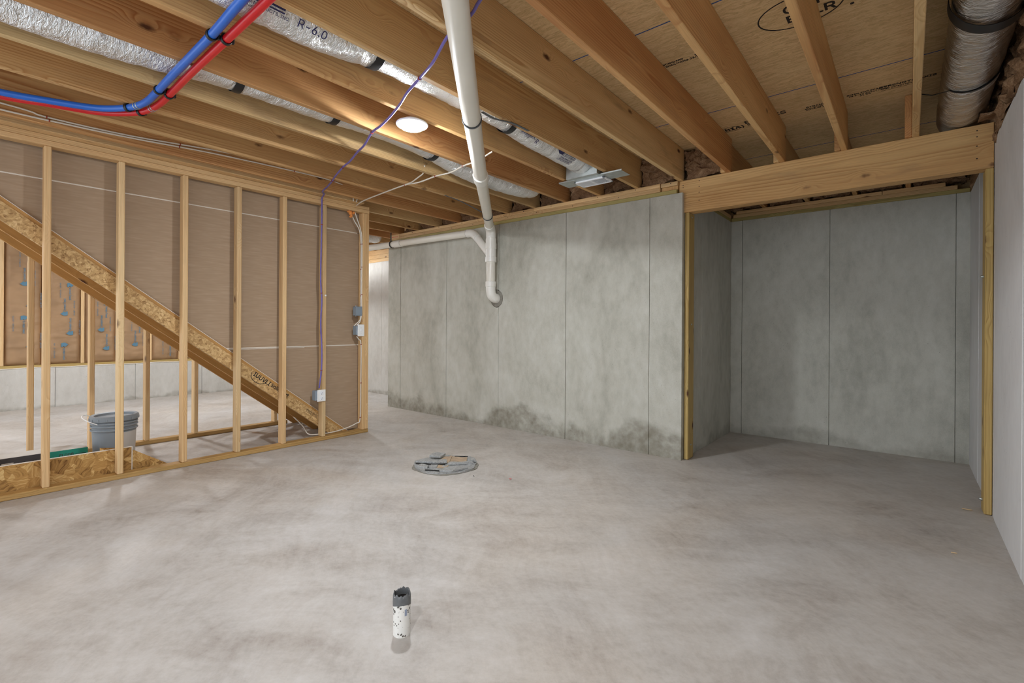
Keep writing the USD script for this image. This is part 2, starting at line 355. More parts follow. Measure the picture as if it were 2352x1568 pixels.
# troweled slab: long feathery swirls in beige and grey, burnished patches
FLOOR = mat('slab_concrete', {
    'g': ('geometry', {}),
    'w': ('noise_texture', {'scale': 1.1, 'detail': 3.}), 'w0': ('vector_math', {'math_type': 'subtract', 'vector2': (.5, .5, .5)}), 'w1': ('vector_math', {'math_type': 'multiply', 'vector2': (.55, .55, 0.)}), 'P': ('vector_math', {'math_type': 'add'}),
    'n1': ('noise_texture', {'scale': 1.5, 'detail': 9., 'roughness': .68, 'distortion': .8}),
    'st': ('mapping', {'mapping_type': 'texture', 'rotation': (0, 0, .62), 'scale': (2.6, .5, 1.)}),
    'n2': ('noise_texture', {'scale': 3.2, 'detail': 10., 'roughness': .74, 'distortion': .25}),
    'n3': ('noise_texture', {'scale': 30., 'detail': 5., 'roughness': .7}),
    'st2': ('mapping', {'mapping_type': 'texture', 'rotation': (0, 0, -.75), 'scale': (1.6, .32, 1.)}), 'n4': ('noise_texture', {'scale': 4.6, 'detail': 10., 'roughness': .78, 'distortion': .15}), 'x4': ('mix_float', {'fac': .45}),
    'x1': ('mix_float', {'fac': .52}), 'x2': ('mix_float', {'fac': .17}),
    'r': ('rgb_ramp', {'ramp': [(.34, lin(136, 127, 118)), (.43, lin(168, 160, 152)), (.51, lin(184, 178, 171)), (.61, lin(198, 193, 188))]}),
    'nc': ('noise_texture', {'scale': .7, 'detail': 6., 'distortion': .8}), 'rc': ('rgb_ramp', {'ramp': [(.36, (1.0, .968, .925)), (.62, (.96, .975, .99))]}), 'mc': ('mix_color', {'blend_type': 'multiply', 'fac': .85}),
    'rr': ('map_range', {'from_min': .3, 'from_max': .7, 'to_min': .42, 'to_max': .62, 'clamp': True}),
    'b': ('bump', {'strength': .22, 'distance': .004}), 'p': ('principled_bsdf', {'specular_ior_level': .35})},
    [('g.position', 'w.vector'), ('w.color', 'w0.vector1'), ('w0.vector', 'w1.vector1'), ('g.position', 'P.vector1'), ('w1.vector', 'P.vector2'),
     ('g.position', 'n1.vector'), ('P.vector', 'st.vector'), ('st.vector', 'n2.vector'), ('g.position', 'n3.vector'), ('P.vector', 'st2.vector'), ('st2.vector', 'n4.vector'), ('n2.fac', 'x4.a'), ('n4.fac', 'x4.b'), ('n1.fac', 'x1.a'), ('x4.result', 'x1.b'), ('x1.result', 'x2.a'), ('n3.fac', 'x2.b'), ('x2.result', 'r.fac'),
     ('g.position', 'nc.vector'), ('nc.fac', 'rc.fac'), ('r.color', 'mc.a'), ('rc.color', 'mc.b'), ('mc.result', 'p.base_color'), ('n2.fac', 'rr.value'), ('rr.result', 'p.roughness'), ('x2.result', 'b.height'), ('b.normal', 'p.normal')])

def foil(name, rgb, rough, bump, stretch=(60., 110., 60.), metallic=.85):
    return mat(name, {'g': ('geometry', {}), 'm': ('vector_math', {'math_type': 'multiply', 'vector2': stretch}), 'n': ('noise_texture', {'scale': 1., 'detail': 3., 'roughness': .6, 'distortion': 1.2}),
                      'm2': ('vector_math', {'math_type': 'multiply', 'vector2': (9., 14., 9.)}), 'n2': ('noise_texture', {'scale': 1., 'detail': 2.}), 'a': ('math', {'math_type': 'multiply_add', 'value2': 2.2}),
                      'b': ('bump', {'strength': bump, 'distance': .012}), 'p': ('principled_bsdf', {'base_color': rgb, 'metallic': metallic, 'roughness': rough})},
               [('g.position', 'm.vector1'), ('m.vector', 'n.vector'), ('g.position', 'm2.vector1'), ('m2.vector', 'n2.vector'), ('n2.fac', 'a.value1'), ('n.fac', 'a.value3'), ('a.value', 'b.height'), ('b.normal', 'p.normal')])

FOIL = foil('crinkled_foil', (.84, .84, .83), .30, 1., (34., 85., 34.), metallic=.8)
FOIL_DARK = foil('smooth_foil', (.72, .71, .69), .22, .8, (22., 90., 22.), metallic=.97)
KRAFT_DRYWALL = mat('drywall_back_paper', {
    'g': ('geometry', {}), 'm': ('vector_math', {'math_type': 'multiply', 'vector2': (1., 2.5, 26.)}), 'n': ('noise_texture', {'scale': 3., 'detail': 5.}), 'r': ('rgb_ramp', {'ramp': [(.25, lin(166, 143, 118)), (.55, lin(173, 150, 125)), (.82, lin(182, 160, 136))]}),
    'p': ('principled_bsdf', {'roughness': .8, 'specular_ior_level': .2})}, [('g.position', 'm.vector1'), ('m.vector', 'n.vector'), ('n.fac', 'r.fac'), ('r.color', 'p.base_color')])
KRAFT_INSUL = plain('insulation_kraft', lin(158, 126, 92), .7, noise=.12, nscale=5, bump=.15)
WOOL = mat('brown_glass_wool', {
    'g': ('geometry', {}), 'n': ('noise_texture', {'scale': 9., 'detail': 6., 'roughness': .65, 'distortion': 1.4}), 'n2': ('noise_texture', {'scale': 55., 'detail': 4., 'distortion': 2.5}), 'x': ('mix_float', {'fac': .45}),
    'r': ('rgb_ramp', {'ramp': [(.25, lin(76, 54, 38)), (.5, lin(136, 106, 80)), (.75, lin(190, 160, 126))]}), 'b': ('bump', {'strength': .7, 'distance': .012}), 'p': ('principled_bsdf', {'roughness': .95, 'specular_ior_level': .05})},
    [('g.position', 'n.vector'), ('g.position', 'n2.vector'), ('n.fac', 'x.a'), ('n2.fac', 'x.b'), ('x.result', 'r.fac'), ('r.color', 'p.base_color'), ('x.result', 'b.height'), ('b.normal', 'p.normal')])
PVC = plain('white_pvc', lin(232, 228, 216), .28, noise=.03, nscale=6)
PVC_EDGE = plain('white_pvc_fitting', lin(238, 236, 228), .3)
BLUE = plain('blue_tubing', lin(34, 98, 190), .3)
RED = plain('red_tubing', lin(206, 24, 34), .3)
BLACK = plain('black_plastic', lin(22, 22, 24), .45)
STRAP = plain('dark_grey_strap', lin(72, 78, 84), .4)
PURPLE = plain('purple_sheath', lin(112, 100, 168), .4)
CABLE = plain('white_sheath', lin(222, 214, 200), .4)
STAPLE = plain('red_staple', lin(150, 52, 36), .5)
STEEL = plain('galvanised_sheet', (.50, .54, .53), .42, metallic=.85, noise=.1, nscale=22)
WHITE_METAL = plain('white_enamel', lin(238, 240, 244), .35)
WHITE_PLASTIC = plain('white_plate', lin(240, 240, 238), .35)
GREY_BOX = plain('grey_box_plastic', lin(136, 148, 158), .45)
INK_NAVY = plain('navy_print', lin(40, 40, 92), .5)
INK_BLACK = plain('black_stamp', lin(38, 30, 24), .8)
INK_BLUE = plain('blue_line_print', lin(48, 80, 142), .7)
INK_TEAL = plain('logo_blue_print', lin(84, 122, 142), .7)
INK_FAINT = plain('faint_print', lin(150, 132, 110), .8)
CAULK = plain('white_joint_compound', lin(226, 218, 206), .7)
DARK = plain('dark_hole', lin(18, 14, 11), .9)
NAIL = plain('nail_head', lin(54, 46, 40), .5, metallic=.4)
BUCKET = plain('grey_bucket_plastic', lin(134, 142, 148), .42, noise=.05, nscale=9)
BUCKET_LABEL = plain('bucket_label', lin(196, 192, 186), .5)
TEAL = plain('teal_carton', lin(34, 142, 124), .6)
CARTON_DARK = plain('charcoal_carton_print', lin(66, 64, 66), .6)
CARTON_TOP = plain('pale_carton', lin(206, 202, 194), .55, noise=.05, nscale=4)
TAPE = mat('duct_tape', {'g': ('geometry', {}), 'n': ('noise_texture', {'scale': 60., 'detail': 4., 'distortion': .8}), 'b': ('bump', {'strength': .5, 'distance': .006}), 'r': ('rgb_ramp', {'ramp': [(.3, lin(140, 140, 138)), (.7, lin(186, 187, 186))]}),
                         'p': ('principled_bsdf', {'roughness': .38, 'metallic': .25})}, [('g.position', 'n.vector'), ('n.fac', 'b.height'), ('b.normal', 'p.normal'), ('n.fac', 'r.fac'), ('r.color', 'p.base_color')])
TAPE_DARK = plain('dark_duct_tape', lin(104, 106, 107), .4, metallic=.2, noise=.14, nscale=50)
CARDBOARD = plain('dirty_cardboard', lin(172, 150, 124), .8, noise=.16, nscale=26)
STUB_PVC = mat('spattered_pvc', {'g': ('geometry', {}), 'v': ('voronoi_texture', {'scale': 95., 'randomness': 1.}), 'n': ('noise_texture', {'scale': 26., 'detail': 4.}), 'nm': ('map_range', {'from_min': .42, 'from_max': .66, 'to_min': .12, 'to_max': .52, 'clamp': True}), 's': ('math', {'math_type': 'subtract'}),
                                 'mr': ('map_range', {'from_min': -.02, 'from_max': .06, 'to_min': 1., 'to_max': 0., 'clamp': True}), 'mx': ('mix_color', {'a': lin(228, 226, 220), 'b': lin(96, 92, 86)}), 'p': ('principled_bsdf', {'roughness': .45})},
               [('g.position', 'v.vector'), ('g.position', 'n.vector'), ('n.fac', 'nm.value'), ('v.distance', 's.value1'), ('nm.result', 's.value2'), ('s.value', 'mr.value'), ('mr.result', 'mx.fac'), ('mx.result', 'p.base_color')])
FOAM = plain('orange_foam', lin(232, 148, 74), .8, noise=.1, nscale=60)
CHIP = plain('pale_wood_chip', lin(214, 186, 146), .8)
MORTAR = plain('grey_mortar', lin(132, 128, 118), .9, noise=.2, nscale=30, bump=.4)
LENS = mat('lit_lens', {'e': ('emission', {'color': LAMP_COLOR, 'strength': LAMP})}, [], 'e.emission')

# ------------------------------------------------------------------ the setting: slab, concrete walls, subfloor
JT, JH = 2.49, 0.286                      # underside of the joists, their depth
SUB = JT + JH
YW = 4.22                                 # front of the back wall
WALL_TOP = 2.376

gx, gy = np.meshgrid(np.linspace(-9.6, .7, 180), np.linspace(-2.2, 6.1, 160), indexing='ij')
gz = (meshkit.fbm(np.stack([gx, gy, 0 * gx], -1) * 1.5, 3, 5) - .5) * .003
idx = np.arange(gx.size).reshape(gx.shape)
fq = np.stack([idx[:-1, :-1], idx[1:, :-1], idx[1:, 1:], idx[:-1, 1:]], -1).reshape(-1, 4)
top('floor', (np.stack([gx, gy, gz], -1).reshape(-1, 3), fq), FLOOR, 'troweled concrete basement slab in mottled beige and grey', 'floor', smooth=True, kind='structure')

def wall(name, label, mat_, core, face, seams, span, zs):
    """A poured wall: a core and the panels the forms left on its face, a fine joint between them. face: ('x'|'y', plane, outward sign)."""
    w = thing(name, label, 'concrete wall', kind='structure')
    part(w, 'core', bx(*core, c=.002), mat_)
    ax, pl, sg = face
    edges = [span[0]] + sorted(seams) + [span[1]]
    for i, (a, b) in enumerate(zip(edges[:-1], edges[1:])):
        a2, b2 = a + (.0022 if i else 0), b - (.0022 if i < len(edges) - 2 else 0)
        t0, t1 = sorted((pl, pl - sg * .016)); j = (i * 37 % 5 - 2) * .0006
        if ax == 'y':
            part(w, 'panel', bx(a2, b2, t0 + j, t1 + j, zs[0], zs[1], .0015), mat_)
        else:
            part(w, 'panel', bx(t0 + j, t1 + j, a2, b2, zs[0], zs[1], .0015), mat_)
    return w

wb = wall('wall_back', 'grey poured concrete wall with damp stains at its foot', CONC_BACK, (-5.85, -1.545, YW + .014, YW + .25, -.05, WALL_TOP), ('y', YW, -1), [-5.561, -4.607, -3.707, -2.77, -1.849], (-5.85, -1.545), (-.02, WALL_TOP))
wall('wall_recess_left', 'short shaded concrete side wall left inside the recess', CONC_RECESS, (-1.80, -1.564, YW + .25, 5.75, -.05, WALL_TOP), ('x', -1.55, 1), [4.54, 4.76, 5.65], (YW + .25, 5.75), (-.02, WALL_TOP))
wall('wall_recess_back', 'grey concrete back wall of the recess under the wooden beam', CONC_RECESS, (-1.80, .67, 5.764, 6.0, -.05, WALL_TOP), ('y', 5.75, -1), [-1.432, -.613, .321], (-1.55, .414), (-.02, WALL_TOP))
wall('wall_right', 'smooth pale grey concrete wall along the right edge', CONC_RIGHT, (.428, .67, -2.2, 5.76, -.05, WALL_TOP), ('x', .414, -1), [3.27 + .914 * k for k in (-7, -6, -5, -4, -3, -2, -1, 0, 1, 2)], (-2.2, 5.75), (-.02, WALL_TOP))
wall('wall_left', 'low concrete half wall at the far left of the basement', CONC_LEFT, (-9.56, -9.314, -2.2, 5.0, -.05, .565), ('x', -9.3, 1), [1.08 + .914 * k for k in (-4, -3, -2, -1, 0, 1, 2, 3)], (-2.2, 4.9), (-.02, .565))
wall('wall_far', 'pale concrete wall set back beyond the end of the stud wall', CONC_LEFT, (-9.56, -5.84, 4.914, 5.15, -.05, 2.28), ('y', 4.9, -1), [-8.8, -7.9, -6.985], (-9.3, -5.85), (-.02, 2.28))
part(wb, 'return', bx(-5.85, -5.60, YW + .25, 4.92, -.02, WALL_TOP), CONC_LEFT)
part(wb, 'rim_board', bx(-5.85, -1.56, YW + .24, YW + .28, WALL_TOP + .001, SUB + .03), SUBFLOOR)
part('/World/wall_recess_back', 'rim_board', bx(-1.80, .69, 5.955, 6.0, WALL_TOP + .001, SUB + .03), SUBFLOOR)
part('/World/wall_recess_left', 'rim_board', bx(-1.80, -1.75, YW + .24, 5.96, WALL_TOP + .001, SUB + .03), SUBFLOOR)
part('/World/wall_right', 'rim_board', bx(.65, .69, -2.2, 6.0, WALL_TOP + .001, SUB + .03), SUBFLOOR)
part('/World/wall_far', 'rim_board', bx(-9.6, -5.80, 5.04, 5.09, 2.281, SUB + .03), SUBFLOOR)
part('/World/wall_left', 'rim_board', bx(-9.6, -9.45, -2.2, 5.1, .566, SUB + .03), SUBFLOOR)
part('/World/wall_left', 'rim_board', bx(-9.5, -9.30, -2.2, 5.0, 2.4895, SUB), SUBFLOOR)
# grout around the pipe's way through the back wall
part(wb, 'grout_patch', lathe([(0, 0), (.098, 0), (.085, .010), (.055, .013), (0, .013)], 22), MORTAR, True, M4=np.array([[1, 0, 0, -3.735], [0, 0, -1, YW + .003], [0, 1.1, 0, 1.505], [0, 0, 0, 1]]))

ceil = thing('ceiling', 'strand board subfloor seen from below, its sheets lined in blue', 'ceiling', kind='structure')
ys = [-2.2, -1.516, -.296, .924, 2.144, 3.386, 4.606, 5.826, 6.1]
for i, (a, b) in enumerate(zip(ys[:-1], ys[1:])):
    xs = [-9.6, -8.1 + 1.22 * (i % 2), -5.66 + 1.22 * (i % 2), -3.22 + 1.22 * (i % 2), .7]
    for c, d in zip(xs[:-1], xs[1:]):
        part(ceil, 'sheet', bx(c + .001, d - .001, a + .0012, b - .0012, SUB, SUB + .018, .001), SUBFLOOR)
for k, y in enumerate((-1.22, 0.0, 1.22, 2.438, 3.669, 4.90)):
    part(ceil, 'blue_line', bx(-9.5, .6, y - .0035, y + .0035, SUB - .0009, SUB + .0005, .0002), INK_BLUE, label='thin blue printed line across the sheets')
def stamp(*ms):
    return part(ceil, 'stamp', join(*ms), INK_BLACK, label='black lettering stamped on the strand board')
EX, EY = V3(1, 0, 0), V3(0, -1, 0)        # read from below: right is +x, up is towards -y
cst = lambda s, h, x, y, b=True: place_text(s, h, (x, y, SUB - .0002), EX, EY, .0012, b)
def oval(cx, cy, a, b, t=.007, z=SUB - .0009, a0=0, a1=2 * np.pi):
    th = np.linspace(a0, a1, 50)
    o = np.stack([cx + a * np.cos(th), cy + b * np.sin(th)], 1); q = np.stack([cx + (a - t) * np.cos(th), cy + (b - t) * np.sin(th)], 1)
    m = trimesh.creation.extrude_polygon(Polygon(np.vstack([o, q[::-1]])).buffer(0), .0012, engine='earcut'); m.apply_translation((0, 0, z)); return m
stamp(cst('CDTR', .062, -.50, 2.755), cst('BDLR', .062, -.50, 2.845), oval(-.43, 2.77, .19, .14), cst('.', .07, -.235, 2.87))
stamp(cst('RBI', .05, -1.20, 4.105), cst('(A)', .05, -1.105, 4.100), oval(-1.11, 4.08, .075, .05, .004), cst('BL', .055, -.995, 4.045), cst('SUBF', .028, -.985, 4.085))
stamp(cst('IS', .05, -.775, 4.02))
stamp(cst('STANDARD', .017, -1.165, 2.835), cst('SHEATHING 23/32', .017, -1.155, 2.862), cst('15', .02, -.975, 2.845))
stamp(cst('STRAND', .022, -.58, 4.03), cst('SPAN RATED FLOOR', .013, -.59, 4.055), cst('EXPOSURE 1 TONGUE', .013, -.585, 4.075))
stamp(cst('SIZED FOR SPACING', .017, -.335, 4.00), cst('PS 2-10 SHEATHING', .015, -.325, 4.027), cst('24 OC', .015, -.265, 4.05))
stamp(cst('STRENGTH AXIS', .026, -.16, 4.005), cst('THIS DIRECTION', .014, -.15, 4.035), bx(-.15, .035, 4.052, 4.055, SUB - .0009, SUB + .0003, .0002))
stamp(bx(-.0035, .0005, 2.77, 2.95, SUB - .0009, SUB + .0003, .0002))

# ------------------------------------------------------------------ floor joists
JX = lambda k: .013 + .4026 * k
ORD = {0: 'nearest the right wall', -1: 'second from the right wall', -2: 'third from the right wall', -3: 'fourth from the right wall, above the left end of the beam', -4: 'fifth from the right wall, passing behind the drain pipe',
       -5: 'sixth from the right wall, crossed by the register pan', -6: 'with the round ceiling light under it', -7: 'left of the round ceiling light', -8: 'second to the left of the round ceiling light',
       -9: 'third to the left of the round ceiling light', -10: 'fourth to the left of the round ceiling light', -11: 'carrying white cables beside the stud wall'}
for k in range(0, -24, -1):
    x = JX(k)
    lab = f'sawn pine floor joist {ORD[k]}' if k in ORD else f'sawn pine floor joist past the stud wall, {["first", "second", "third", "fourth", "fifth", "sixth", "seventh", "eighth", "ninth", "tenth", "eleventh", "twelfth"][-12 - k]} away from it'
    j = thing('floor_joist', lab, 'joist', group='floor joists' if k in ORD else ('joists beyond the stud wall' if k > -17 else 'joists over the far left'))
    y1 = 4.30 if k > -15 else 4.96
    if k == -12 or k == -13:
        y0 = -2.2
    lumber(j, 'beam', JOIST_WOOD[(k * 7 + 3) % 4 if k not in (-1, -2) else (1 if k == -1 else 1)], x, x + .038, -2.2, y1, JT, SUB - .001, 'y')
    if k in (-12, -13):
        for hy in ((3.02, 3.31) if k == -12 else (3.45,)):
            part(j, 'bored_hole', trimesh.creation.cylinder(.014, .002, sections=16), DARK, M4=np.array([[0, 0, 1, x + .0385], [1, 0, 0, hy + .35], [0, 1, 0, 2.63], [0, 0, 0, 1]]))
for k in (0, -1, -2, -3):
    x = JX(k)
    j = thing('recess_joist', {0: 'reddish joist over the recess, lapped to the joist nearest the right wall', -1: 'joist over the recess lapped to the second joist from the right', -2: 'joist over the recess lapped to the third joist from the right', -3: 'joist over the recess at the left end of the beam'}[k], 'joist', group='joists over the recess')
    lumber(j, 'beam', JOIST_WOOD[2 if k == 0 else (k % 2)], x - .039, x - .001, 4.235, 5.93, JT, SUB - .001, 'y')

# ------------------------------------------------------------------ plates on the walls, beam and posts of the recess
p = thing('wall_plates', 'sill and doubled pine plates along the top of the back wall', 'wall plate')
lumber(p, 'sill_plate', SILL_TREATED, -5.83, -1.60, YW + .002, YW + .142, WALL_TOP, 2.414, 'x', label='greenish treated sill plate')
lumber(p, 'plate', PLATE_WOOD, -5.60, -1.752, YW - .003, YW + .137, 2.4145, 2.452, 'x')
lumber(p, 'plate', PLATE_WOOD, -5.60, -3.20, YW - .001, YW + .139, 2.4525, 2.4895, 'x')
lumber(p, 'plate', PLATE_WOOD, -3.198, -1.752, YW - .004, YW + .136, 2.4525, 2.4895, 'x')
lumber(p, 'plate_end', PLATE_WOOD, -5.82, -5.602, YW + .001, YW + .139, 2.4145, 2.4895, 'x', label='short end block with a red mark')
part(p, 'red_mark', bx(-5.78, -5.63, YW - .0006, YW + .002, 2.452, 2.457, .0004), RED)
for i in range(16):
    x = -5.5 + i * .235 + .05 * math.sin(i * 5)
    part(p, 'nail', bx(x, x + .007, YW - .0055, YW, 2.43 + .04 * (i % 2), 2.437 + .04 * (i % 2), .001), NAIL)

hd = thing('header_beam', 'long built-up pine beam across the top of the recess', 'beam')
for i, y in enumerate((4.262, 4.301, 4.340)):
    lumber(hd, 'ply', HEADER_WOOD, -1.592 if i == 0 else -1.535, .412, y, y + .038, 2.203 if i == 0 else 2.2035, JT - .0005, 'x')
lumber(hd, 'notched_end', PLATE_WOOD, -1.749, -1.594, YW + .008, YW + .142, 2.4525, JT - .0008, 'x', label='notched tongue of the beam over the wall plate')
lumber(hd, 'end_block', HEADER_WOOD, -1.748, -1.596, YW + .022, YW + .142, 2.415, 2.452, 'z')
for x, zs in ((-1.42, (2.46, 2.41, 2.36, 2.29)), (-1.56, (2.445, 2.425)), (.33, (2.45, 2.41, 2.35, 2.27)), (-1.66, (2.475, 2.472))):
    for z in zs:
        part(hd, 'nail', bx(x, x + .007, 4.2605 - (.034 if x < -1.6 else 0), 4.264 - (.034 if x < -1.6 else 0), z, z + .007, .001), NAIL)

pl = thing('jamb_post', 'narrow yellowish treated post against the end of the back wall', 'post', group='posts under the beam')
lumber(pl, 'post', TREATED, -1.541, -1.503, 4.268, 4.406, 0.002, 2.203, 'z', c=.005)
for z in (.12, 1.2, 2.16):
    part(pl, 'bolt', bx(-1.5035, -1.497, 4.33, 4.344, z, z + .014, .003), STEEL)
pr = thing('jamb_post', 'yellowish treated post standing against the right concrete wall', 'post', group='posts under the beam')
lumber(pr, 'post', TREATED, .374, .412, 4.262, 4.402, 0.002, 2.203, 'z', c=.005)
for z in (.08, 1.52):
    part(pr, 'bolt', trimesh.creation.icosphere(2, .010), STEEL, True, M4=np.array([[1.4, 0, 0, .369], [0, 1, 0, 4.33], [0, 0, 1, z], [0, 0, 0, 1]]))

rp = thing('wall_plates', 'sill and doubled plates along the top of the recess back wall', 'wall plate')
lumber(rp, 'sill_plate', SILL_TREATED, -1.55, .412, 5.754, 5.894, WALL_TOP, 2.414, 'x', label='greenish treated sill plate')
lumber(rp, 'plate', PLATE_WOOD, -1.53, .33, 5.752, 5.89, 2.4145, 2.452, 'x')
lumber(rp, 'plate', PLATE_WOOD, -1.50, -.2, 5.756, 5.894, 2.4525, 2.4895, 'x')
lumber(rp, 'plate', PLATE_WOOD, -.197, .25, 5.752, 5.89, 2.4525, 2.4895, 'x')
rl = thing('wall_plates', 'plate over the left side wall of the recess', 'wall plate')
lumber(rl, 'sill_plate', SILL_TREATED, -1.69, -1.552, 4.45, 5.75, WALL_TOP + .001, 2.414, 'y')
lumber(rl, 'plate', PLATE_WOOD, -1.688, -1.55, 4.45, 5.75, 2.4145, 2.452, 'y')
fp = thing('wall_plates', 'doubled plates on the set-back wall beyond the stud wall', 'wall plate')
lumber(fp, 'plate', PLATE_WOOD, -9.3, -5.86, 4.905, 5.04, 2.281, 2.34, 'x')
lumber(fp, 'plate', PLATE_WOOD, -9.3, -5.86, 4.903, 5.04, 2.341, 2.41, 'x')
lumber(fp, 'plate', PLATE_WOOD, -9.3, -5.86, 4.906, 5.04, 2.411, 2.489, 'x')

# ------------------------------------------------------------------ framed stud wall beside the stairs
XS = -4.60
sw = thing('stud_wall', 'unfinished wall of pale upright studs in front of the stairs', 'stud wall')
STY = [.511, .918, 1.335, 1.749, 2.154, 2.561]
lumber(sw, 'bottom_plate', PLATE_TREATED, XS - .089, XS, -1.3, 3.06, .001, .038, 'y', label='yellowish bottom plate on the slab')
lumber(sw, 'top_plate', STUD_WOOD[0], XS - .089, XS, -1.3, 3.06, 2.414, 2.4515, 'y')
lumber(sw, 'top_plate', PLATE_WOOD, XS - .089, XS - .001, -1.3, 3.06, 2.4522, 2.4885, 'y')
for i, y in enumerate([-1.15, -.74, -.33, .085] + STY):
    lumber(sw, 'stud', STUD_WOOD[i % 2], XS - .088, XS - .002 - .002 * (i % 2), y - .038, y, .0385, 2.4135, 'z', c=.005)
for y in (3.0215, 3.06):
    lumber(sw, 'corner_stud', STUD_WOOD[int(y * 100) % 2], XS - .088, XS - .002, y - .038, y, .0385, 2.4135, 'z', c=.004)
nl = top('nailer_board', board(-4.68, -4.522, -1.3, 2.945, 2.4895, 2.527, 'y')[0], PLATE_WOOD, 'flat pine nailer lying on the top plates of the stud wall', 'board', M4=board(-4.68, -4.522, -1.3, 2.945, 2.4895, 2.527, 'y')[1])

# ------------------------------------------------------------------ stairs behind the stud wall
SL, S0 = -.772, 2.088
line = lambda y: SL * y + S0
def sloped(x0, x1, lo, hi, ya, yb, floor_cut=True, lo2=None):
    """A board of vertical depth hi-lo following the stairs' slope, cut by the floor."""
    pts = [(ya, line(ya) + lo), (ya, line(ya) + hi)]
    ye = (S0 + hi) / -SL if floor_cut else yb
    yl = (S0 + lo) / -SL
    if floor_cut:
        pts += [(ye, 0.002), (yl, 0.002)]
    else:
        pts += [(yb, line(yb) + hi), (yb, line(yb) + lo)]
    m = trimesh.creation.extrude_polygon(Polygon(pts), x1 - x0, engine='earcut')
    v = np.array(m.vertices); m.vertices = np.stack([x0 + v[:, 2], v[:, 0], v[:, 1]], -1)
    m.fix_normals()
    return m
ang = math.atan(SL)
def in_slope_frame(m, xc, yc):
    """Moves a mesh into a frame whose x runs along the slope, so that the grain does; returns (mesh, matrix)."""
    Mx = np.eye(4)
    ex = V3(0, math.cos(ang), math.sin(ang)); ez = V3(0, -math.sin(ang), math.cos(ang)); ey = np.cross(ez, ex)
    Mx[:3, 0], Mx[:3, 1], Mx[:3, 2] = ex, ey, ez
    Mx[:3, 3] = (xc, yc, line(yc) + .1)
    m = m.copy(); m.apply_transform(np.linalg.inv(Mx)); return m, Mx
st = thing('staircase', 'unfinished basement stairs running down behind the stud wall', 'staircase')
YTOP = -.42
part(st, 'stringer', sloped(-4.738, -4.700, 0, .127, YTOP, 0), OSB_STRINGER, label='strand lumber stringer with a black stamp')
def stringer(x0, x1, lo, hi):
    m, Mx = in_slope_frame(sloped(x0, x1, lo, hi, YTOP, 0), (x0 + x1) / 2, 1.)
    part(st, 'stringer', m, STRINGER_WOOD, M4=Mx, label='solid pine stringer')
stringer(-5.225, -5.187, .022, .23)
stringer(-5.729, -5.691, .036, .25)
m, Mx = in_slope_frame(sloped(-4.728, -4.708, .1275, .158, YTOP, 0), -4.72, 1.3)
part(st, 'skirt_strip', m, STRINGER_WOOD, M4=Mx)
part(st, 'caulk_bead', sloped(-4.731, -4.710, .1585, .164, YTOP, 0), CAULK)
for i in range(1, 11):
    z = i * .196; y = (S0 + .47 - z) / -SL
    if y < YTOP + .2: break
    part(st, 'tread', bx(-5.69, -4.756, y - .27, y, z - .025, z, .004), STUD_WOOD[0])
    part(st, 'riser', bx(-5.69, -4.756, y - .02, y - .002, max(.003, z - .196), z - .026, .002), STUD_WOOD[1])
# stamps on the strand lumber stringer: read along the slope
exs = V3(0, math.cos(ang), math.sin(ang)); eys = V3(0, -math.sin(ang), math.cos(ang))
def on_stringer(y, off):
    return V3(-4.6995, y, line(y) + off)
tx = [place_text('IUUVLI', .038, on_stringer(1.885, .079), exs, eys, .0008, True), place_text('SolidStart', .033, on_stringer(2.045, .085), exs, eys, .0008, True),
      place_text('manufactured', .015, on_stringer(2.40, .09), exs, eys, .0008), place_text('1 1/4 x 11 7/8', .015, on_stringer(2.395, .068), exs, eys, .0008), place_text('.', .03, on_stringer(2.02, .035), exs, eys, .0008, True)]
th = np.linspace(np.pi * 1.03, np.pi * 1.97, 24)
o = np.stack([.085 * np.cos(th), .062 * np.sin(th)], 1); q = np.stack([.080 * np.cos(th), .0575 * np.sin(th)], 1)
arc = trimesh.creation.extrude_polygon(Polygon(np.vstack([o, q[::-1]])), .0008, engine='earcut')
v = np.array(arc.vertices); arc.vertices = on_stringer(1.945, .105) + v[:, :1] * exs + v[:, 1:2] * eys + v[:, 2:] * V3(1, 0, 0)
part(st, 'stamp', join(tx + [arc]), INK_BLACK, label='black maker stamp printed on the stringer')

# drywall on the stair side of the stud wall, its brown back showing between the studs
dw = thing('drywall_lining', 'brown paper-backed drywall sheets fixed behind the studs', 'drywall')
def sheet(z0, z1):
    pts = []
    ylo = lambda z: max(-1.3, (S0 + .10 - z) / -SL)
    a, b = ylo(z1), ylo(z0)
    poly = Polygon([(a, z1), (3.055, z1), (3.055, z0), (b, z0)])
    m = trimesh.creation.extrude_polygon(poly, .0125, engine='earcut')
    v = np.array(m.vertices); m.vertices = np.stack([-4.752 + v[:, 2], v[:, 0], v[:, 1]], -1); m.fix_normals(); return m
part(dw, 'sheet', sheet(.04, .9595), KRAFT_DRYWALL); part(dw, 'sheet', sheet(.9665, 2.2035), KRAFT_DRYWALL); part(dw, 'sheet', sheet(2.2105, 2.4885), KRAFT_DRYWALL)
part(dw, 'joint', bx(-4.748, -4.737, -1.3, 3.0, 2.2025, 2.2120, .002), CAULK, label='white squeezed-out joint line')
part(dw, 'joint', bx(-4.748, -4.736, 1.66, 3.0, .957, .968, .002), CAULK, label='white squeezed-out joint line')
part(dw, 'joint', bx(-4.744, -4.7365, 1.62, 2.4, .949, .954, .002), CAULK)

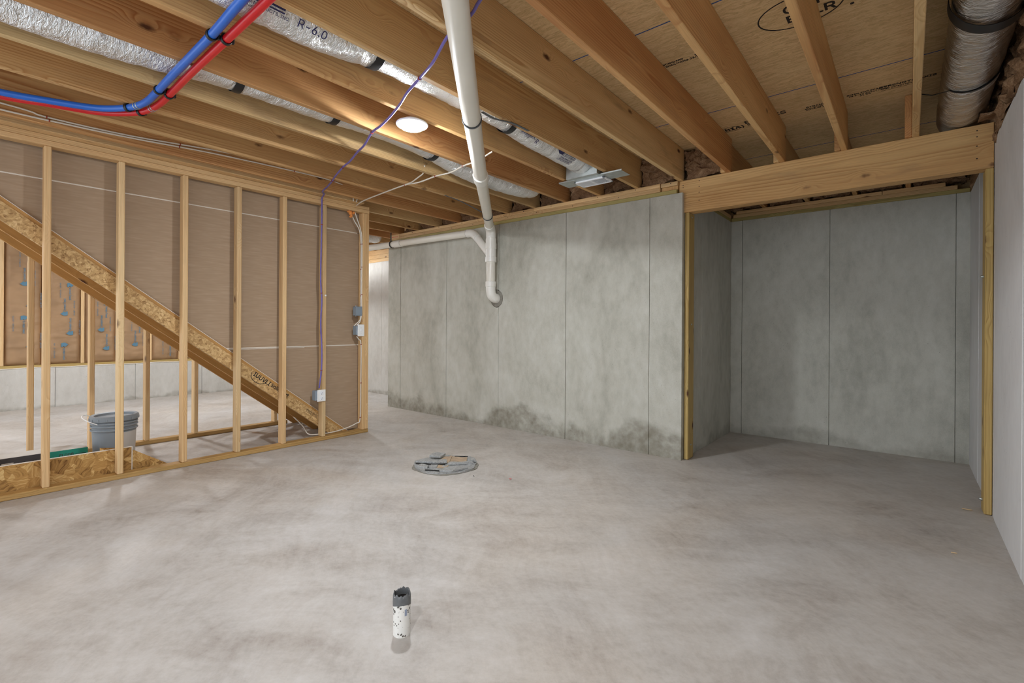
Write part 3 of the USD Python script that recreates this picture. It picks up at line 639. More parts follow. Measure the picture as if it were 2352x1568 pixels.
# far knee wall of the stairs
kw = thing('knee_wall', 'low wall of short studs under the far side of the stairs', 'stud wall')
lumber(kw, 'bottom_plate', PLATE_TREATED, -5.82, -5.731, -1.3, 2.70, .001, .038, 'y', label='bottom plate on the slab')
for i, y in enumerate((-.33, .085, .535, .93, 1.345, 1.76, 2.17, 2.58)):
    z1 = min(JT - .002, line(y) + .12)
    lumber(kw, 'stud', STUD_WOOD[i % 2], -5.819, -5.731, y - .038, y, .0385, z1, 'z', c=.005)

# framed and insulated wall above the far half wall
fwl = thing('insulated_wall', 'framed wall with brown kraft-faced insulation above the low concrete wall', 'insulated wall')
lumber(fwl, 'bottom_plate', TREATED, -9.44, -9.30, -2.2, 4.9, .566, .604, 'y')
lumber(fwl, 'top_plate', PLATE_WOOD, -9.44, -9.30, -2.2, 4.9, 2.45, 2.489, 'y')
part(fwl, 'sealant_bead', tube(spline([(-9.298, y, .566 + .004 * math.sin(y * 9)) for y in np.linspace(-1, 4.6, 40)], .05), .006, 6), CAULK, True)
fy = [.578 + .4064 * k for k in range(-5, 11)]
for i, y in enumerate(fy):
    lumber(fwl, 'stud', STUD_WOOD[i % 2], -9.44, -9.305, y - .038, y, .6045, 2.4495, 'z', c=.004)
def batt(y0, y1, z0, z1, seed):
    nu, nv = 30, 90
    u, w = np.meshgrid(np.linspace(0, 1, nu), np.linspace(0, 1, nv), indexing='ij')
    Y, Z = y0 + (y1 - y0) * u, z0 + (z1 - z0) * w
    e = np.minimum(1, np.minimum(u, 1 - u) * 7) ** .6 * np.minimum(1, np.minimum(w, 1 - w) * 14) ** .5
    pts = np.stack([Y * 3, Z * 14, 0 * Y], -1)
    wr = np.abs(meshkit.fbm(pts + seed, 3, seed) - .5) * .05 + (meshkit.fbm(np.stack([Y * 5, Z * 3, 0 * Y], -1), 2, seed + 3) - .5) * .03
    X = -9.36 + e * (.042 + wr)
    id_ = np.arange(u.size).reshape(u.shape)
    f = np.stack([id_[:-1, :-1], id_[1:, :-1], id_[1:, 1:], id_[:-1, 1:]], -1).reshape(-1, 4)
    return (np.stack([X, Y, Z], -1).reshape(-1, 3), f)
def logo(y, z, flip=1):
    """The blue print: an emblem, a word running up the sheet and a second spaced word beside it."""
    ex, ey = V3(0, 0, flip), V3(0, -flip, 0)
    o = V3(-9.302, y, z)
    em = trimesh.creation.extrude_polygon(Polygon([(0, 0), (.035, .0), (.035, .03), (.02, .045), (.035, .06), (.035, .075), (.02, .09), (.0, .125), (-.022, .085), (-.03, .05), (-.02, .0)]), .001, engine='earcut')
    v = np.array(em.vertices); em.vertices = o + v[:, :1] * ex * .95 + (v[:, 1:2] - .055) * .6 * ey + v[:, 2:] * V3(1, 0, 0)
    return join(em, place_text('CertainTeed', .022, o + ex * .042 - ey * .012, ex, ey, .001, True), place_text('S A I N T - G O B A I N', .014, o - ey * .11 - ex * .02, ex, ey, .001, True))
for i, y in enumerate(fy[:-1]):
    b = part(fwl, 'batt', batt(y + .001, fy[i + 1] - .039, .605, 2.448, 31 + i), KRAFT_INSUL, True)
    if 3 <= i <= 10:
        for q, z in enumerate((.76, 1.04, 1.32, 1.62, 1.92)):
            part(b, 'print', logo(y + .19 + .06 * ((q + i) % 2), z + .05 * (i % 3) + (0 if (q + i) % 3 else .12), 1 if (q + i) % 3 else -1), INK_TEAL)
for y in (1.0, 2.16, .985 + .4064 * 2):
    part(fwl, 'flap', bx(-9.316, -9.300, y - .035, y + .003, .61, 2.44, .003), KRAFT_INSUL)

# ------------------------------------------------------------------ brown wool in the rim bays
for k in range(-15, -3):
    a, b = JX(k) + .040, JX(k + 1) - .002
    if k == -15: continue
    y0, y1 = 4.262 + .02 * math.sin(k * 3.1), 4.44
    top('rim_insulation', fluffy(a + .016, b - .016, y0 + .01, y1, JT + .014, SUB - .006, .034, k + 60), WOOL, {-4: 'brown glass wool filling the bay just left of the beam end', -5: 'brown glass wool in the bay right of the register pan', -6: 'brown glass wool behind the register pan', -7: 'brown glass wool behind the end of the sagging foil duct'}.get(k, f'brown glass wool above the back wall, {["first", "second", "third", "fourth", "fifth", "sixth", "seventh"][-8 - k]} bay left of the sagging duct'),
        'insulation', smooth=True, group='wool batts between the joist ends' if k < -7 else 'rim bay wool')
for k, lab in ((0, 'dark wool above the recess at its right end'), (-1, 'dark wool above the recess, second bay from the right'), (-2, 'dark wool above the recess, third bay from the right'), (-3, 'dark wool above the recess, fourth bay from the right'), (-4, 'dark wool above the recess at its left end')):
    a, b = max(-1.56, JX(k) + (.002)), (JX(k + 1) - .042 if k < 0 else .41)
    if k == 0: a = JX(0) + .003
    top('recess_insulation', fluffy(a + .018, b - .018, 5.785, 5.93, JT + .012, SUB - .006, .03, k + 160), WOOL, lab, 'insulation', smooth=True, group='wool in the recess bays')
top('recess_insulation', fluffy(-1.72, -1.60, 4.46, 5.74, 2.455, SUB - .006, .03, 301), WOOL, 'dark wool along the left side wall of the recess', 'insulation', smooth=True, group='wool in the recess bays')
for i, (a, b) in enumerate(((-2.2, -1.4), (-1.4, .4), (.4, 1.9), (1.9, 3.2), (3.2, 4.5), (4.5, 5.74))):
    top('wall_top_insulation', fluffy(.415, .64, a, b, WALL_TOP + .012, SUB - .004, .05 if i < 5 else .03, 400 + i, .045), WOOL,
        ['brown wool on the right wall behind the camera', 'brown wool on the right wall beside the camera', 'brown wool on the right wall just out of sight', 'loose brown wool on the right wall at the picture edge', 'loose brown wool beside the end of the large foil duct', 'brown wool in the right corner of the recess'][i], 'insulation', smooth=True, group='wool along the right wall')
part('/World/wall_top_insulation_004', 'torn_flap', fluffy(.33, .50, 4.12, 4.24, 2.500, 2.512, .012, 470, .03), WOOL, True)

# ------------------------------------------------------------------ ducts
def duct(path, R, seed, ny=None, squash=1., end=True, crinkle=.007):
    P = spline(path, .025)
    n = 56
    T = np.gradient(P, axis=0); T /= np.linalg.norm(T, axis=1, keepdims=True)
    a = np.linspace(0, 2 * np.pi, n, endpoint=False)
    s = np.concatenate([[0], np.cumsum(np.linalg.norm(np.diff(P, axis=0), axis=1))])
    rr = np.full(len(P), R)
    if end:
        d = np.clip((s[-1] - s) / (R * .9), 0, 1); rr = R * np.sqrt(np.clip(1 - (1 - d) ** 2.4, .02, 1))
    rings = []
    for i in range(len(P)):
        e1 = V3(1, 0, 0); e1 = e1 - T[i] * (e1 @ T[i]); e1 /= np.linalg.norm(e1); e2 = np.cross(T[i], e1)
        dirs = np.cos(a)[:, None] * e1 + np.sin(a)[:, None] * e2
        q = P[i] + dirs * R
        nz = (meshkit.fbm(q * V3(8, 34, 8), 3, seed) - .5) * 2 * crinkle + (meshkit.fbm(q * 30, 2, seed + 5) - .5) * crinkle * .6
        rings.append(P[i] + dirs * ((rr[i] + nz * min(1, rr[i] / R * 1.3))[:, None]) * V3(1, 1, squash))
    v = np.vstack(rings + [P[:1], P[-1:]]); f = []
    k = len(P)
    i0 = np.arange(k - 1)[:, None] * n; j = np.arange(n)[None]; jn = (j + 1) % n
    A, B = i0 + j, i0 + jn
    f = np.concatenate([np.stack([A, B, B + n], -1).reshape(-1, 3), np.stack([A, B + n, A + n], -1).reshape(-1, 3), np.array([(k * n, (q + 1) % n, q) for q in range(n)]), np.array([(k * n + 1, (k - 1) * n + q, (k - 1) * n + (q + 1) % n) for q in range(n)])])
    m = trimesh.Trimesh(v, f, process=False); m.fix_normals(); return m

def wrap(ms, xc, zc, R, y0, th0):
    """Wraps flat print around a duct along y: its right is +y, its up goes round towards +x; th0 from straight down."""
    m = join(*ms)
    m = m.subdivide_to_size(.02) if len(m.faces) < 6000 else m
    v = np.array(m.vertices); th = th0 + v[:, 1] / R; r = R + .0008 + v[:, 2]
    m.vertices = np.stack([xc + r * np.sin(th), y0 + v[:, 0], zc - r * np.cos(th)], -1); return m
def flat(text, h, x=0, y=0, bold=False):
    m = meshkit.text_mesh(text, h, .0008, bold); m.apply_translation((x, y, 0)); return m
def fbar(x0, x1, y0, y1):
    return bx(x0, x1, y0, y1, 0, .0008, .0001)
def ftri(pts):
    return trimesh.creation.extrude_polygon(Polygon(pts), .0008, engine='earcut')

da = thing('flex_duct', 'silver foil duct between joists left of the ceiling light, ending in a sagging closed end', 'duct')
AXC, AR = -2.98, .12
pathA = [(AXC, -2.2, 2.63), (AXC, -.5, 2.61), (AXC, .17, 2.59), (AXC, .6, 2.602), (AXC, 1.03, 2.645), (AXC, 1.6, 2.655), (AXC, 2.03, 2.672), (AXC, 2.5, 2.655), (AXC, 2.91, 2.59), (AXC, 3.27, 2.576), (AXC, 3.68, 2.59), (AXC, 3.97, 2.63)]
part(da, 'jacket', duct(pathA, AR, 11), FOIL, True)
for y, z in ((1.10, 2.648), (1.70, 2.66), (2.56, 2.648)):
    part(da, 'strap', ring((AXC, y, z), (.06, 1, 0), AR + .004, .045, .003), BLACK if y != 1.72 else STRAP, True, label='dark sling strap')

db = thing('flex_duct', 'printed silver foil duct between joists running to the white register', 'duct')
BXC, BR, BZ = -2.17, .108, 2.61
pathB = [(BXC, -2.2, BZ), (BXC, .2, BZ), (BXC, .78, 2.606), (BXC, 1.1, 2.604), (BXC, 1.3, 2.622), (BXC, 1.49, 2.655), (BXC, 1.9, 2.662), (BXC, 2.34, 2.664), (BXC, 2.55, 2.655), (BXC, 2.79, 2.632), (BXC, 3.1, 2.62), (BXC, 3.56, 2.606)]
part(db, 'jacket', duct(pathB, BR, 23), FOIL, True)
for y, z in ((1.47, 2.650), (2.56, 2.654)):
    part(db, 'strap', ring((BXC, y, z), (.10, 1, 0), BR + .004, .045, .003), BLACK, True, label='dark sling strap')
def dprint(ms, y0, z, th0):
    part(db, 'print', wrap(ms, BXC, z, BR + .004, y0, th0), INK_NAVY)
for y0, z, th0 in ((.70, 2.604, .52), (2.62, 2.640, .50)):
    k = 1. if y0 < 1 else .62
    dprint([fbar(.0, .26 * k, .044 * k, .053 * k), fbar(.0, .26 * k, .031 * k, .037 * k), ftri([(.01, .058 * k), (.26 * k, .058 * k), (.11 * k, .10 * k), (.04 * k, .10 * k)]), flat('ATCO RUBBER PRODUCTS, INC.', .0135 * k, .0, .012 * k), flat('www.atcoflex.com', .008 * k, .08 * k, -.002)], y0, z, th0)
dprint([flat('R-6.0', .036, 0, 0)], 1.02, 2.606, .60)
dprint([flat('R-6.0', .036, 0, 0), fbar(.16, .25, .012, .016)], 2.80, 2.634, .40)
dprint([ftri([(0, .04), (.04, .015), (.08, .015), (.10, .05), (.07, .08), (.02, .08)])], 3.06, 2.622, .50)
dprint([flat('UL 181 LISTED AIR DUCT', .014, 0, .045), flat('FLAME SPREAD 25 SMOKE 50', .011, 0, .024), flat('POSITIVE PRESSURE 10', .011, 0, .006), fbar(-.01, .20, .066, .069), fbar(-.01, .20, -.004, -.001), flat('MIN AIR VELOCITY', .011, .23, .04), flat('TEMP 200 F', .011, .23, .02)], 3.14, 2.619, .22)
dprint([fbar(0, .16, 0, .004), fbar(.16, .164, 0, .08)], .36, 2.607, .45)
part(db, 'tape_collar', ring((BXC, 3.50, 2.606), (0, 1, 0), BR - .01, .09, .014), FOIL_DARK, True)

dc = thing('flex_duct', 'large silver foil duct beside the right wall, held by black straps', 'duct')
CXC, CR, CZ = .262, .121, 2.622
part(dc, 'jacket', duct([(CXC, -2.2, CZ), (CXC, 1.5, CZ), (CXC, 3.0, CZ + .005), (CXC - .002, 3.9, CZ - .004), (CXC, 4.55, CZ - .006)], CR, 37, crinkle=.005), FOIL_DARK, True)
th = np.linspace(-np.pi * 1.02, .06, 40)
part(dc, 'strap', ribbon([(CXC + (CR + .012) * math.cos(t) , 2.93 + .12 * math.cos(t) * .5, CZ + (CR + .010) * math.sin(t)) for t in th], (0, 1, 0), .075, .003), BLACK, True)
part(dc, 'strap', ribbon([(.053, 3.70, 2.56), (.10, 3.69, 2.535)] + [(CXC + (CR + .004) * math.cos(t), 3.66 - .02 * math.cos(t), CZ + (CR + .004) * math.sin(t)) for t in np.linspace(-2.35, -.1, 24)], (0, 1, .25), .028, .003), BLACK, True)
part(dc, 'foil_tape', ribbon([(CXC + (CR + .002) * math.cos(t), 3.72 - .02 * math.cos(t), CZ + (CR + .002) * math.sin(t)) for t in np.linspace(-2.2, -.1, 24)], (0, 1, 0), .07, .0015), FOIL, True)

dd = thing('flex_duct', 'short foil duct end seen beyond the stud wall above the branch pipe', 'duct')
part(dd, 'jacket', duct([(-6.42, 1.0, 2.62), (-6.42, 2.6, 2.60), (-6.40, 3.6, 2.565), (-6.39, 4.45, 2.57)], .11, 51), FOIL, True)
part(dd, 'strap', ring((-6.395, 3.98, 2.565), (.05, 1, 0), .114, .04, .003), BLACK, True)
# register under the second duct
rg = thing('ceiling_register', 'white louvred register on a galvanised pan under the joists', 'vent')
part(rg, 'pan', join(bx(-2.437, -1.818, 3.588, 3.748, 2.4665, 2.4685, .0008), bx(-2.437, -1.818, 3.588, 3.590, 2.4665, 2.4795, .0008)), STEEL)
part(rg, 'boot', bx(-2.33, -2.02, 3.54, 3.72, 2.4695, 2.64, .003), STEEL)
part(rg, 'frame', join(bx(-2.30, -2.0, 3.628, 3.648, 2.452, 2.4665), bx(-2.30, -2.0, 3.770, 3.790, 2.452, 2.4665), bx(-2.30, -2.28, 3.628, 3.79, 2.452, 2.4665), bx(-2.02, -2.0, 3.628, 3.79, 2.452, 2.4665), bx(-2.16, -2.14, 3.64, 3.78, 2.453, 2.463), bx(-2.29, -2.01, 3.64, 3.78, 2.462, 2.4665)), WHITE_METAL)
for i in range(24):
    x = -2.274 + i * .0112
    if abs(x + 2.15) < .012: continue
    m = cbox(.0018, .118, .009, .0004); m.apply_transform(trimesh.transformations.rotation_matrix(.6 if x < -2.15 else -.6, (0, 1, 0))); m.apply_translation((x, 3.709, 2.4565))
    part(rg, 'louver', m, WHITE_METAL)

# ------------------------------------------------------------------ ceiling lights
def ceiling_light(x, y, label, group=None):
    t = thing('ceiling_light', label, 'ceiling light', group)
    part(t, 'mounting_plate', lathe([(0, 0), (.062, 0), (.062, .018), (0, .018)], 36, (x, y, 2.4705)), WHITE_METAL, 30)
    part(t, 'trim', lathe([(.0, 2.4705 - 2.47), (.098, .0), (.102, -.006), (.098, -.012), (.084, -.016), (.080, -.013), (0, -.013)], 48, (x, y, 2.47)), WHITE_METAL, 30)
    part(t, 'lens', lathe([(0, -.040), (.03, -.039), (.055, -.035), (.070, -.029), (.078, -.021), (.079, -.0135), (0, -.0135)], 48, (x, y, 2.47)), LENS, True, label='glowing white lens')
ceiling_light(-2.447, 1.937, 'glowing round white ceiling light under the joists')
ceiling_light(-.36, -.62, 'round white ceiling light behind the camera', 'lights outside the picture')
ceiling_light(-7.45, 1.6, 'round white ceiling light in the left part of the basement', 'lights beyond the stairs')
ceiling_light(-7.45, 4.0, 'round white ceiling light near the set-back wall', 'lights beyond the stairs')
ceiling_light(-7.45, -1.4, 'round white ceiling light in the left part, behind the camera', 'lights outside the picture')

# ------------------------------------------------------------------ drain pipes
dp = thing('drain_pipe', 'white plastic drain pipe slung under the joists and dropping down the back wall', 'pipe')
PR = .053
low = [(-1.085, .972, 2.434), (-1.339, 1.262, 2.425), (-1.778, 1.769, 2.407), (-2.649, 2.788, 2.374), (-3.58, 3.90, 2.337), (-3.70, 4.04, 2.325)]
up_ = [(-.1, -.15, 2.47)] + low[:1]
part(dp, 'pipe', tube(spline([(-.1, -.16, 2.436)] + low[1:4] , .05), PR, 36), PVC, True)
part(dp, 'pipe', tube(spline(low[3:], .03), PR - .003, 36), PVC, True)
def along(a, b, t): return V3(*a) + (V3(*b) - V3(*a)) * t
d34 = V3(*low[4]) - V3(*low[3])
part(dp, 'coupling', tube([along(low[3], low[4], t) for t in (-.045, -.04, .045, .05)], [PR + .002, PR + .008, PR + .008, PR + .002], 36), PVC_EDGE, 30)
# elbow down, hub, wye, drop, lower elbow into the wall
DX, DY = -3.748, 4.125
elb = [low[4], along(low[4], (-3.70, 4.04, 2.325), .75), (-3.715, 4.075, 2.305), (-3.738, 4.112, 2.26), (DX, DY, 2.215), (DX, DY, 2.16)]
part(dp, 'elbow', tube(spline(elb[1:], .01), PR + .004, 36), PVC_EDGE, True)
part(dp, 'hub', tube([(DX, DY, z) for z in (2.20, 2.198, 2.13, 2.128)], [PR + .002, PR + .009, PR + .009, PR], 36), PVC_EDGE, 30)
part(dp, 'wye', tube([(DX, DY, z) for z in (2.145, 2.143, 2.08, 2.078, 1.985, 1.983, 1.925, 1.923)], [PR + .004, PR + .012, PR + .012, PR + .008, PR + .008, PR + .012, PR + .012, PR + .002], 36), PVC_EDGE, 30)
part(dp, 'branch', tube(spline([(DX, DY, 2.0), (-3.83, 4.122, 2.085), (-3.93, 4.12, 2.195), (-4.01, 4.12, 2.275)], .02), .046, 30), PVC_EDGE, True)
part(dp, 'pipe', tube([(DX, DY, z) for z in (1.93, 1.66)], PR, 36), PVC, True)
part(dp, 'hub', tube([(DX, DY, z) for z in (1.70, 1.698, 1.64, 1.638)], [PR + .002, PR + .009, PR + .009, PR + .003], 36), PVC_EDGE, 30)
part(dp, 'elbow', tube(spline([(DX, DY, 1.645), (DX, DY, 1.60), (DX + .004, DY + .012, 1.545), (DX + .012, DY + .05, 1.512), (DX + .014, DY + .11, 1.505)], .008), PR + .004, 36), PVC_EDGE, True)
hy = [(-4.01, 4.12, 2.275), (-4.06, 4.12, 2.297), (-4.12, 4.12, 2.303), (-4.89, 4.12, 2.316), (-6.2, 4.12, 2.334), (-8.2, 4.12, 2.36)]
part(dp, 'branch_elbow', tube(spline([(-3.96, 4.12, 2.225), (-4.01, 4.12, 2.272), (-4.06, 4.12, 2.297), (-4.13, 4.12, 2.303)], .01), .049, 30), PVC_EDGE, True)
part(dp, 'branch_pipe', tube(spline(hy[2:], .1), .0435, 30), PVC, True)
part(dp, 'coupling', tube([along(hy[3], hy[4], t) for t in (.40, .402, .49, .492)], [.045, .050, .050, .045], 30), PVC_EDGE, 30)
part(dp, 'coupling', tube([along(hy[3], hy[4], t) for t in (.49, .492, .53, .532)], [.045, .048, .048, .045], 30), PVC_EDGE, 30)
c1 = V3(-1.985, 2.011, 2.4)
t1 = V3(*low[3]) - V3(*low[2])
part(dp, 'strap', ring(c1, t1, PR + .002, .016, .004), STRAP, True, label='dark hanger strap')
part(dp, 'strap_tail', ribbon(spline([c1 + V3(.055, .03, .035), (-1.975, 2.2, 2.462), (-1.965, 2.36, 2.484), (-1.962, 2.53, 2.487)], .03), (1, 0, 0), .018, .002), STRAP, True)
c2 = along(low[3], low[4], .82)
part(dp, 'strap', ring(c2, d34, PR, .016, .004), STRAP, True, label='dark hanger strap')
part(dp, 'strap_tail', ribbon(spline([c2 + V3(-.05, -.03, .035), (-3.53, 3.42, 2.455), (-3.58, 3.25, 2.486)], .03), (1, .2, 0), .016, .002), STRAP, True)
part(dp, 'strap', ring((-5.63, 4.12, 2.326), (1, 0, 0), .047, .02, .004), BLACK, True, label='black hanger strap')
part(dp, 'strap_tail', bx(-5.642, -5.618, 4.095, 4.099, 2.36, 2.60, .001), BLACK)

# ------------------------------------------------------------------ water tubing
def water(name, label, mat_, pts, clampat, coupler):
    t = thing(name, label, 'pipe')
    S = spline(pts, .02)
    part(t, 'tube', tube(S, .0185, 20), mat_, True)
    for c in clampat:
        i = int(np.argmin(np.linalg.norm(S - V3(*c), axis=1))); d = S[min(i + 1, len(S) - 1)] - S[max(i - 1, 0)]
        d = d / np.linalg.norm(d); side = np.cross(d, (0, 0, 1))
        q = part(t, 'clamp', ring(S[i], d, .0188, .016, .0055), BLACK, True, label='black talon clamp')
        m = cbox(.018, .016, .022, .002); m.apply_transform(trimesh.geometry.align_vectors([1, 0, 0], side)); m.apply_translation(S[i] + side * .024 + V3(0, 0, .002)); part(q, 'ear', m, BLACK)
    i = int(np.argmin(np.linalg.norm(S - V3(*coupler), axis=1))); d = S[i + 1] - S[i - 1]; d = d / np.linalg.norm(d)
    for o in (-.012, .012):
        part(t, 'crimp_ring', ring(S[i] + d * o, d, .018, .007, .003), STEEL, True)
zt = 2.467
bl = [(-1.37, .77, 2.70), (-1.38, .77, 2.58), (-1.43, .77, 2.50), (-1.56, .769, zt), (-2.038, .770, zt), (-2.392, .778, zt), (-2.91, .776, zt), (-3.215, .777, zt), (-3.399, .773, zt), (-3.543, .741, zt), (-3.666, .671, zt), (-3.752, .58, zt), (-3.835, .40, zt), (-3.90, .222, zt), (-3.98, -.15, zt), (-4.0, -1.0, zt)]
rd = [(-1.37, .834, 2.70), (-1.38, .834, 2.58), (-1.43, .834, 2.50), (-1.56, .834, zt), (-1.955, .834, zt), (-2.378, .832, zt), (-2.791, .828, zt), (-3.172, .830, zt), (-3.383, .828, zt), (-3.572, .796, zt), (-3.715, .712, zt), (-3.813, .60, zt), (-3.89, .407, zt), (-3.967, .226, zt), (-4.04, -.15, zt), (-4.06, -1.0, zt)]
water('water_tube', 'blue water tube curving under the joists at upper left', BLUE, bl, [(-2.385, .778, zt), (-3.19, .777, zt), (-3.59, .72, zt)], (-3.50, .755, zt))
water('water_tube', 'red water tube curving under the joists at upper left', RED, rd, [(-2.385, .832, zt), (-3.19, .83, zt), (-3.60, .78, zt)], (-3.48, .815, zt))

# ------------------------------------------------------------------ cables
def cable(label, mat_, pts, r, staples=(), group=None, name='cable', flatness=.55):
    t = thing(name, label, 'cable', group)
    S = spline(pts, .02)
    part(t, 'sheath', tube(S, r, 8), mat_, True)
    for c in staples:
        i = int(np.argmin(np.linalg.norm(S - V3(*c), axis=1))); d = S[min(i + 1, len(S) - 1)] - S[max(i - 1, 0)]
        part(t, 'staple', ring(S[i], d, r, .006, .003, 12), STAPLE, True)
    return t
zc = 2.481
pp = [(-.6, 1.05, zc), (-1.1, 1.30, zc), (-1.32, 1.381, zc), (-1.402, 1.41, zc - .012), (-1.593, 1.461, zc), (-1.79, 1.54, zc - .02), (-1.985, 1.62, zc), (-2.14, 1.66, zc - .012), (-2.283, 1.72, zc - .012), (-2.46, 1.775, zc - .02), (-2.62, 1.82, zc - .018), (-2.79, 1.872, zc),
      (-3.0, 1.95, zc - .012), (-3.195, 2.017, zc), (-3.40, 2.08, zc - .008), (-3.59, 2.134, zc), (-3.82, 2.20, zc - .012), (-4.0, 2.275, zc), (-4.20, 2.34, zc), (-4.395, 2.397, zc), (-4.48, 2.46, 2.484), (-4.583, 2.495, 2.47), (-4.590, 2.497, 2.42), (-4.5905, 2.497, 2.2), (-4.5905, 2.494, 2.0), (-4.591, 2.490, 1.65), (-4.590, 2.502, 1.43), (-4.590, 2.493, 1.2), (-4.590, 2.505, .943), (-4.590, 2.502, .72), (-4.60, 2.485, .54)]
cable('purple cable crossing under the joists and down a stud to the outlet', PURPLE, pp, .0075, [(-1.985, 1.62, zc), (-2.79, 1.872, zc), (-4.0, 2.275, zc), (-3.59, 2.134, zc), (-4.59, 2.497, 2.2), (-4.59, 2.49, 1.5), (-4.59, 2.502, .72)])
fx = JX(-11) + .038 + .007
cable('white cable stapled low along the last joist before the stud wall', CABLE, [(fx, -1., 2.505), (fx, .25, 2.515), (fx, .55, 2.522), (fx, .9, 2.537), (fx, 1.471, 2.577), (fx, 2.206, 2.602), (fx, 2.5, 2.60), (fx - .03, 2.68, 2.575), (fx - .06, 2.75, 2.53), (-4.49, 2.79, 2.51), (-4.505, 2.80, 2.485)], .0062, [(fx, .47, 2.522), (fx, 1.2, 2.56), (fx, 2.1, 2.60), (fx, 2.5, 2.60)])
cable('white cable stapled high along the last joist before the stud wall', CABLE, [(fx, -1., 2.58), (fx, .249, 2.556), (fx, .459, 2.538), (fx, .9, 2.552), (fx, 1.47, 2.605), (fx, 2.205, 2.655), (fx, 2.6, 2.64), (fx - .03, 2.76, 2.60), (fx - .06, 2.82, 2.54), (-4.50, 2.84, 2.51), (-4.512, 2.84, 2.485)], .0062, [(fx, .46, 2.538), (fx, 1.2, 2.58), (fx, 2.1, 2.65), (fx, 2.6, 2.64)])
cable('white cable slung under the joists from the stud wall past the drain pipe', CABLE, [(-4.60, 2.90, 2.478), (-4.384, 2.845, zc), (-4.0, 2.80, zc), (-3.593, 2.766, zc), (-3.40, 2.775, zc - .008), (-3.175, 2.77, zc), (-2.97, 2.76, zc - .01), (-2.80, 2.734, zc), (-2.6, 2.70, zc - .006), (-2.404, 2.652, zc + .004)], .0065, [(-3.175, 2.77, zc), (-2.80, 2.734, zc), (-3.593, 2.766, zc)])
cable('short white cable forking off upward between two joists', CABLE, [(-3.62, 2.768, zc + .002), (-3.48, 2.75, zc), (-3.34, 2.71, 2.486), (-3.221, 2.673, 2.494), (-3.165, 2.64, 2.54)], .006)
ys_ = 2.976
cable('white cable running down the end of the stud wall to the grey box', CABLE, [(-4.65, 2.86, 2.41), (-4.645, 2.90, 2.32), (-4.63, 2.955, 2.22), (-4.627, ys_, 2.07), (-4.627, ys_, 1.9), (-4.627, ys_, 1.42), (-4.627, ys_ - .004, 1.30), (-4.625, ys_ - .01, 1.24), (-4.635, 2.93, 1.20), (-4.645, 2.905, 1.172)], .006, [(-4.63, ys_, 2.07), (-4.63, ys_, 1.8), (-4.63, ys_, 1.5)])
cable('second white cable running down the end of the stud wall to the light switch', CABLE, [(-4.635, 2.90, 2.41), (-4.625, 2.94, 2.30), (-4.615, 2.962, 2.22), (-4.612, ys_, 2.07), (-4.612, ys_, 1.42), (-4.612, ys_ - .005, 1.27), (-4.618, 2.955, 1.21), (-4.625, 2.925, 1.18)], .006, [(-4.61, ys_, 2.09), (-4.61, ys_, 1.82), (-4.61, ys_, 1.52)])
cable('white cable from the light switch down and across behind the studs at the stair foot', CABLE, [(-4.625, 2.925, 1.06), (-4.62, 2.955, 1.02), (-4.617, ys_, .97), (-4.617, ys_, .55), (-4.62, ys_ - .004, .16), (-4.625, 2.93, .115), (-4.64, 2.82, .078), (-4.66, 2.665, .055), (-4.70, 2.53, .05), (-4.75, 2.45, .06), (-4.95, 2.50, .10), (-5.25, 2.53, .17), (-5.55, 2.53, .27), (-5.66, 2.52, .36)], .006, [(-4.617, ys_, .55), (-4.617, ys_, .17), (-4.617, ys_, .97)])
top('expanding_foam', join(*[trimesh.Trimesh(trimesh.creation.icosphere(2, r).vertices * V3(1, 1, s) + V3(*c), trimesh.creation.icosphere(2, r).faces) for r, s, c in ((.022, 1.1, (-4.64, 2.852, 2.392)), (.014, 1.0, (-4.635, 2.835, 2.402)), (.013, 1.5, (-4.632, 2.858, 2.362)), (.010, 1.2, (-4.63, 2.842, 2.350)), (.016, 1., (-4.638, 2.888, 2.398)), (.009, 1., (-4.63, 2.815, 2.398)))]),
    FOAM, 'orange blob of fire foam around the cables under the top plate', 'foam', smooth=True)

# boxes on the studs
ob = thing('electrical_outlet', 'white duplex outlet on a stud low beside the stairs', 'outlet')
part(ob, 'box', bx(-4.665, -4.598, 2.445, 2.518, .415, .515, .004), GREY_BOX)
part(ob, 'cover_plate', bx(-4.597, -4.591, 2.463, 2.551, .404, .523, .002), WHITE_PLASTIC)
for z in (.437, .489):
    r = part(ob, 'receptacle', bx(-4.592, -4.5885, 2.489, 2.525, z - .018, z + .018, .0015), WHITE_METAL)
    part(r, 'slot', join(bx(-4.589, -4.588, 2.4985, 2.5005, z - .004, z + .008, .0003), bx(-4.589, -4.588, 2.5135, 2.5155, z - .003, z + .008, .0003), bx(-4.589, -4.588, 2.504, 2.509, z - .013, z - .007, .0003)), DARK)
sb = thing('light_switch', 'white light switch plate on the end of the stud wall', 'switch')
part(sb, 'box', bx(-4.668, -4.598, 2.905, 2.978, 1.075, 1.175, .004), GREY_BOX)
part(sb, 'cover_plate', bx(-4.597, -4.591, 2.918, 2.999, 1.062, 1.190, .002), WHITE_PLASTIC)
part(sb, 'toggle', bx(-4.592, -4.580, 2.954, 2.963, 1.117, 1.140, .002), WHITE_METAL)
part(sb, 'screw', join(bx(-4.592, -4.590, 2.956, 2.961, 1.155, 1.160, .0005), bx(-4.592, -4.590, 2.956, 2.961, 1.092, 1.097, .0005)), STEEL)
gb = thing('junction_box', 'grey plastic box above the light switch', 'electrical box')
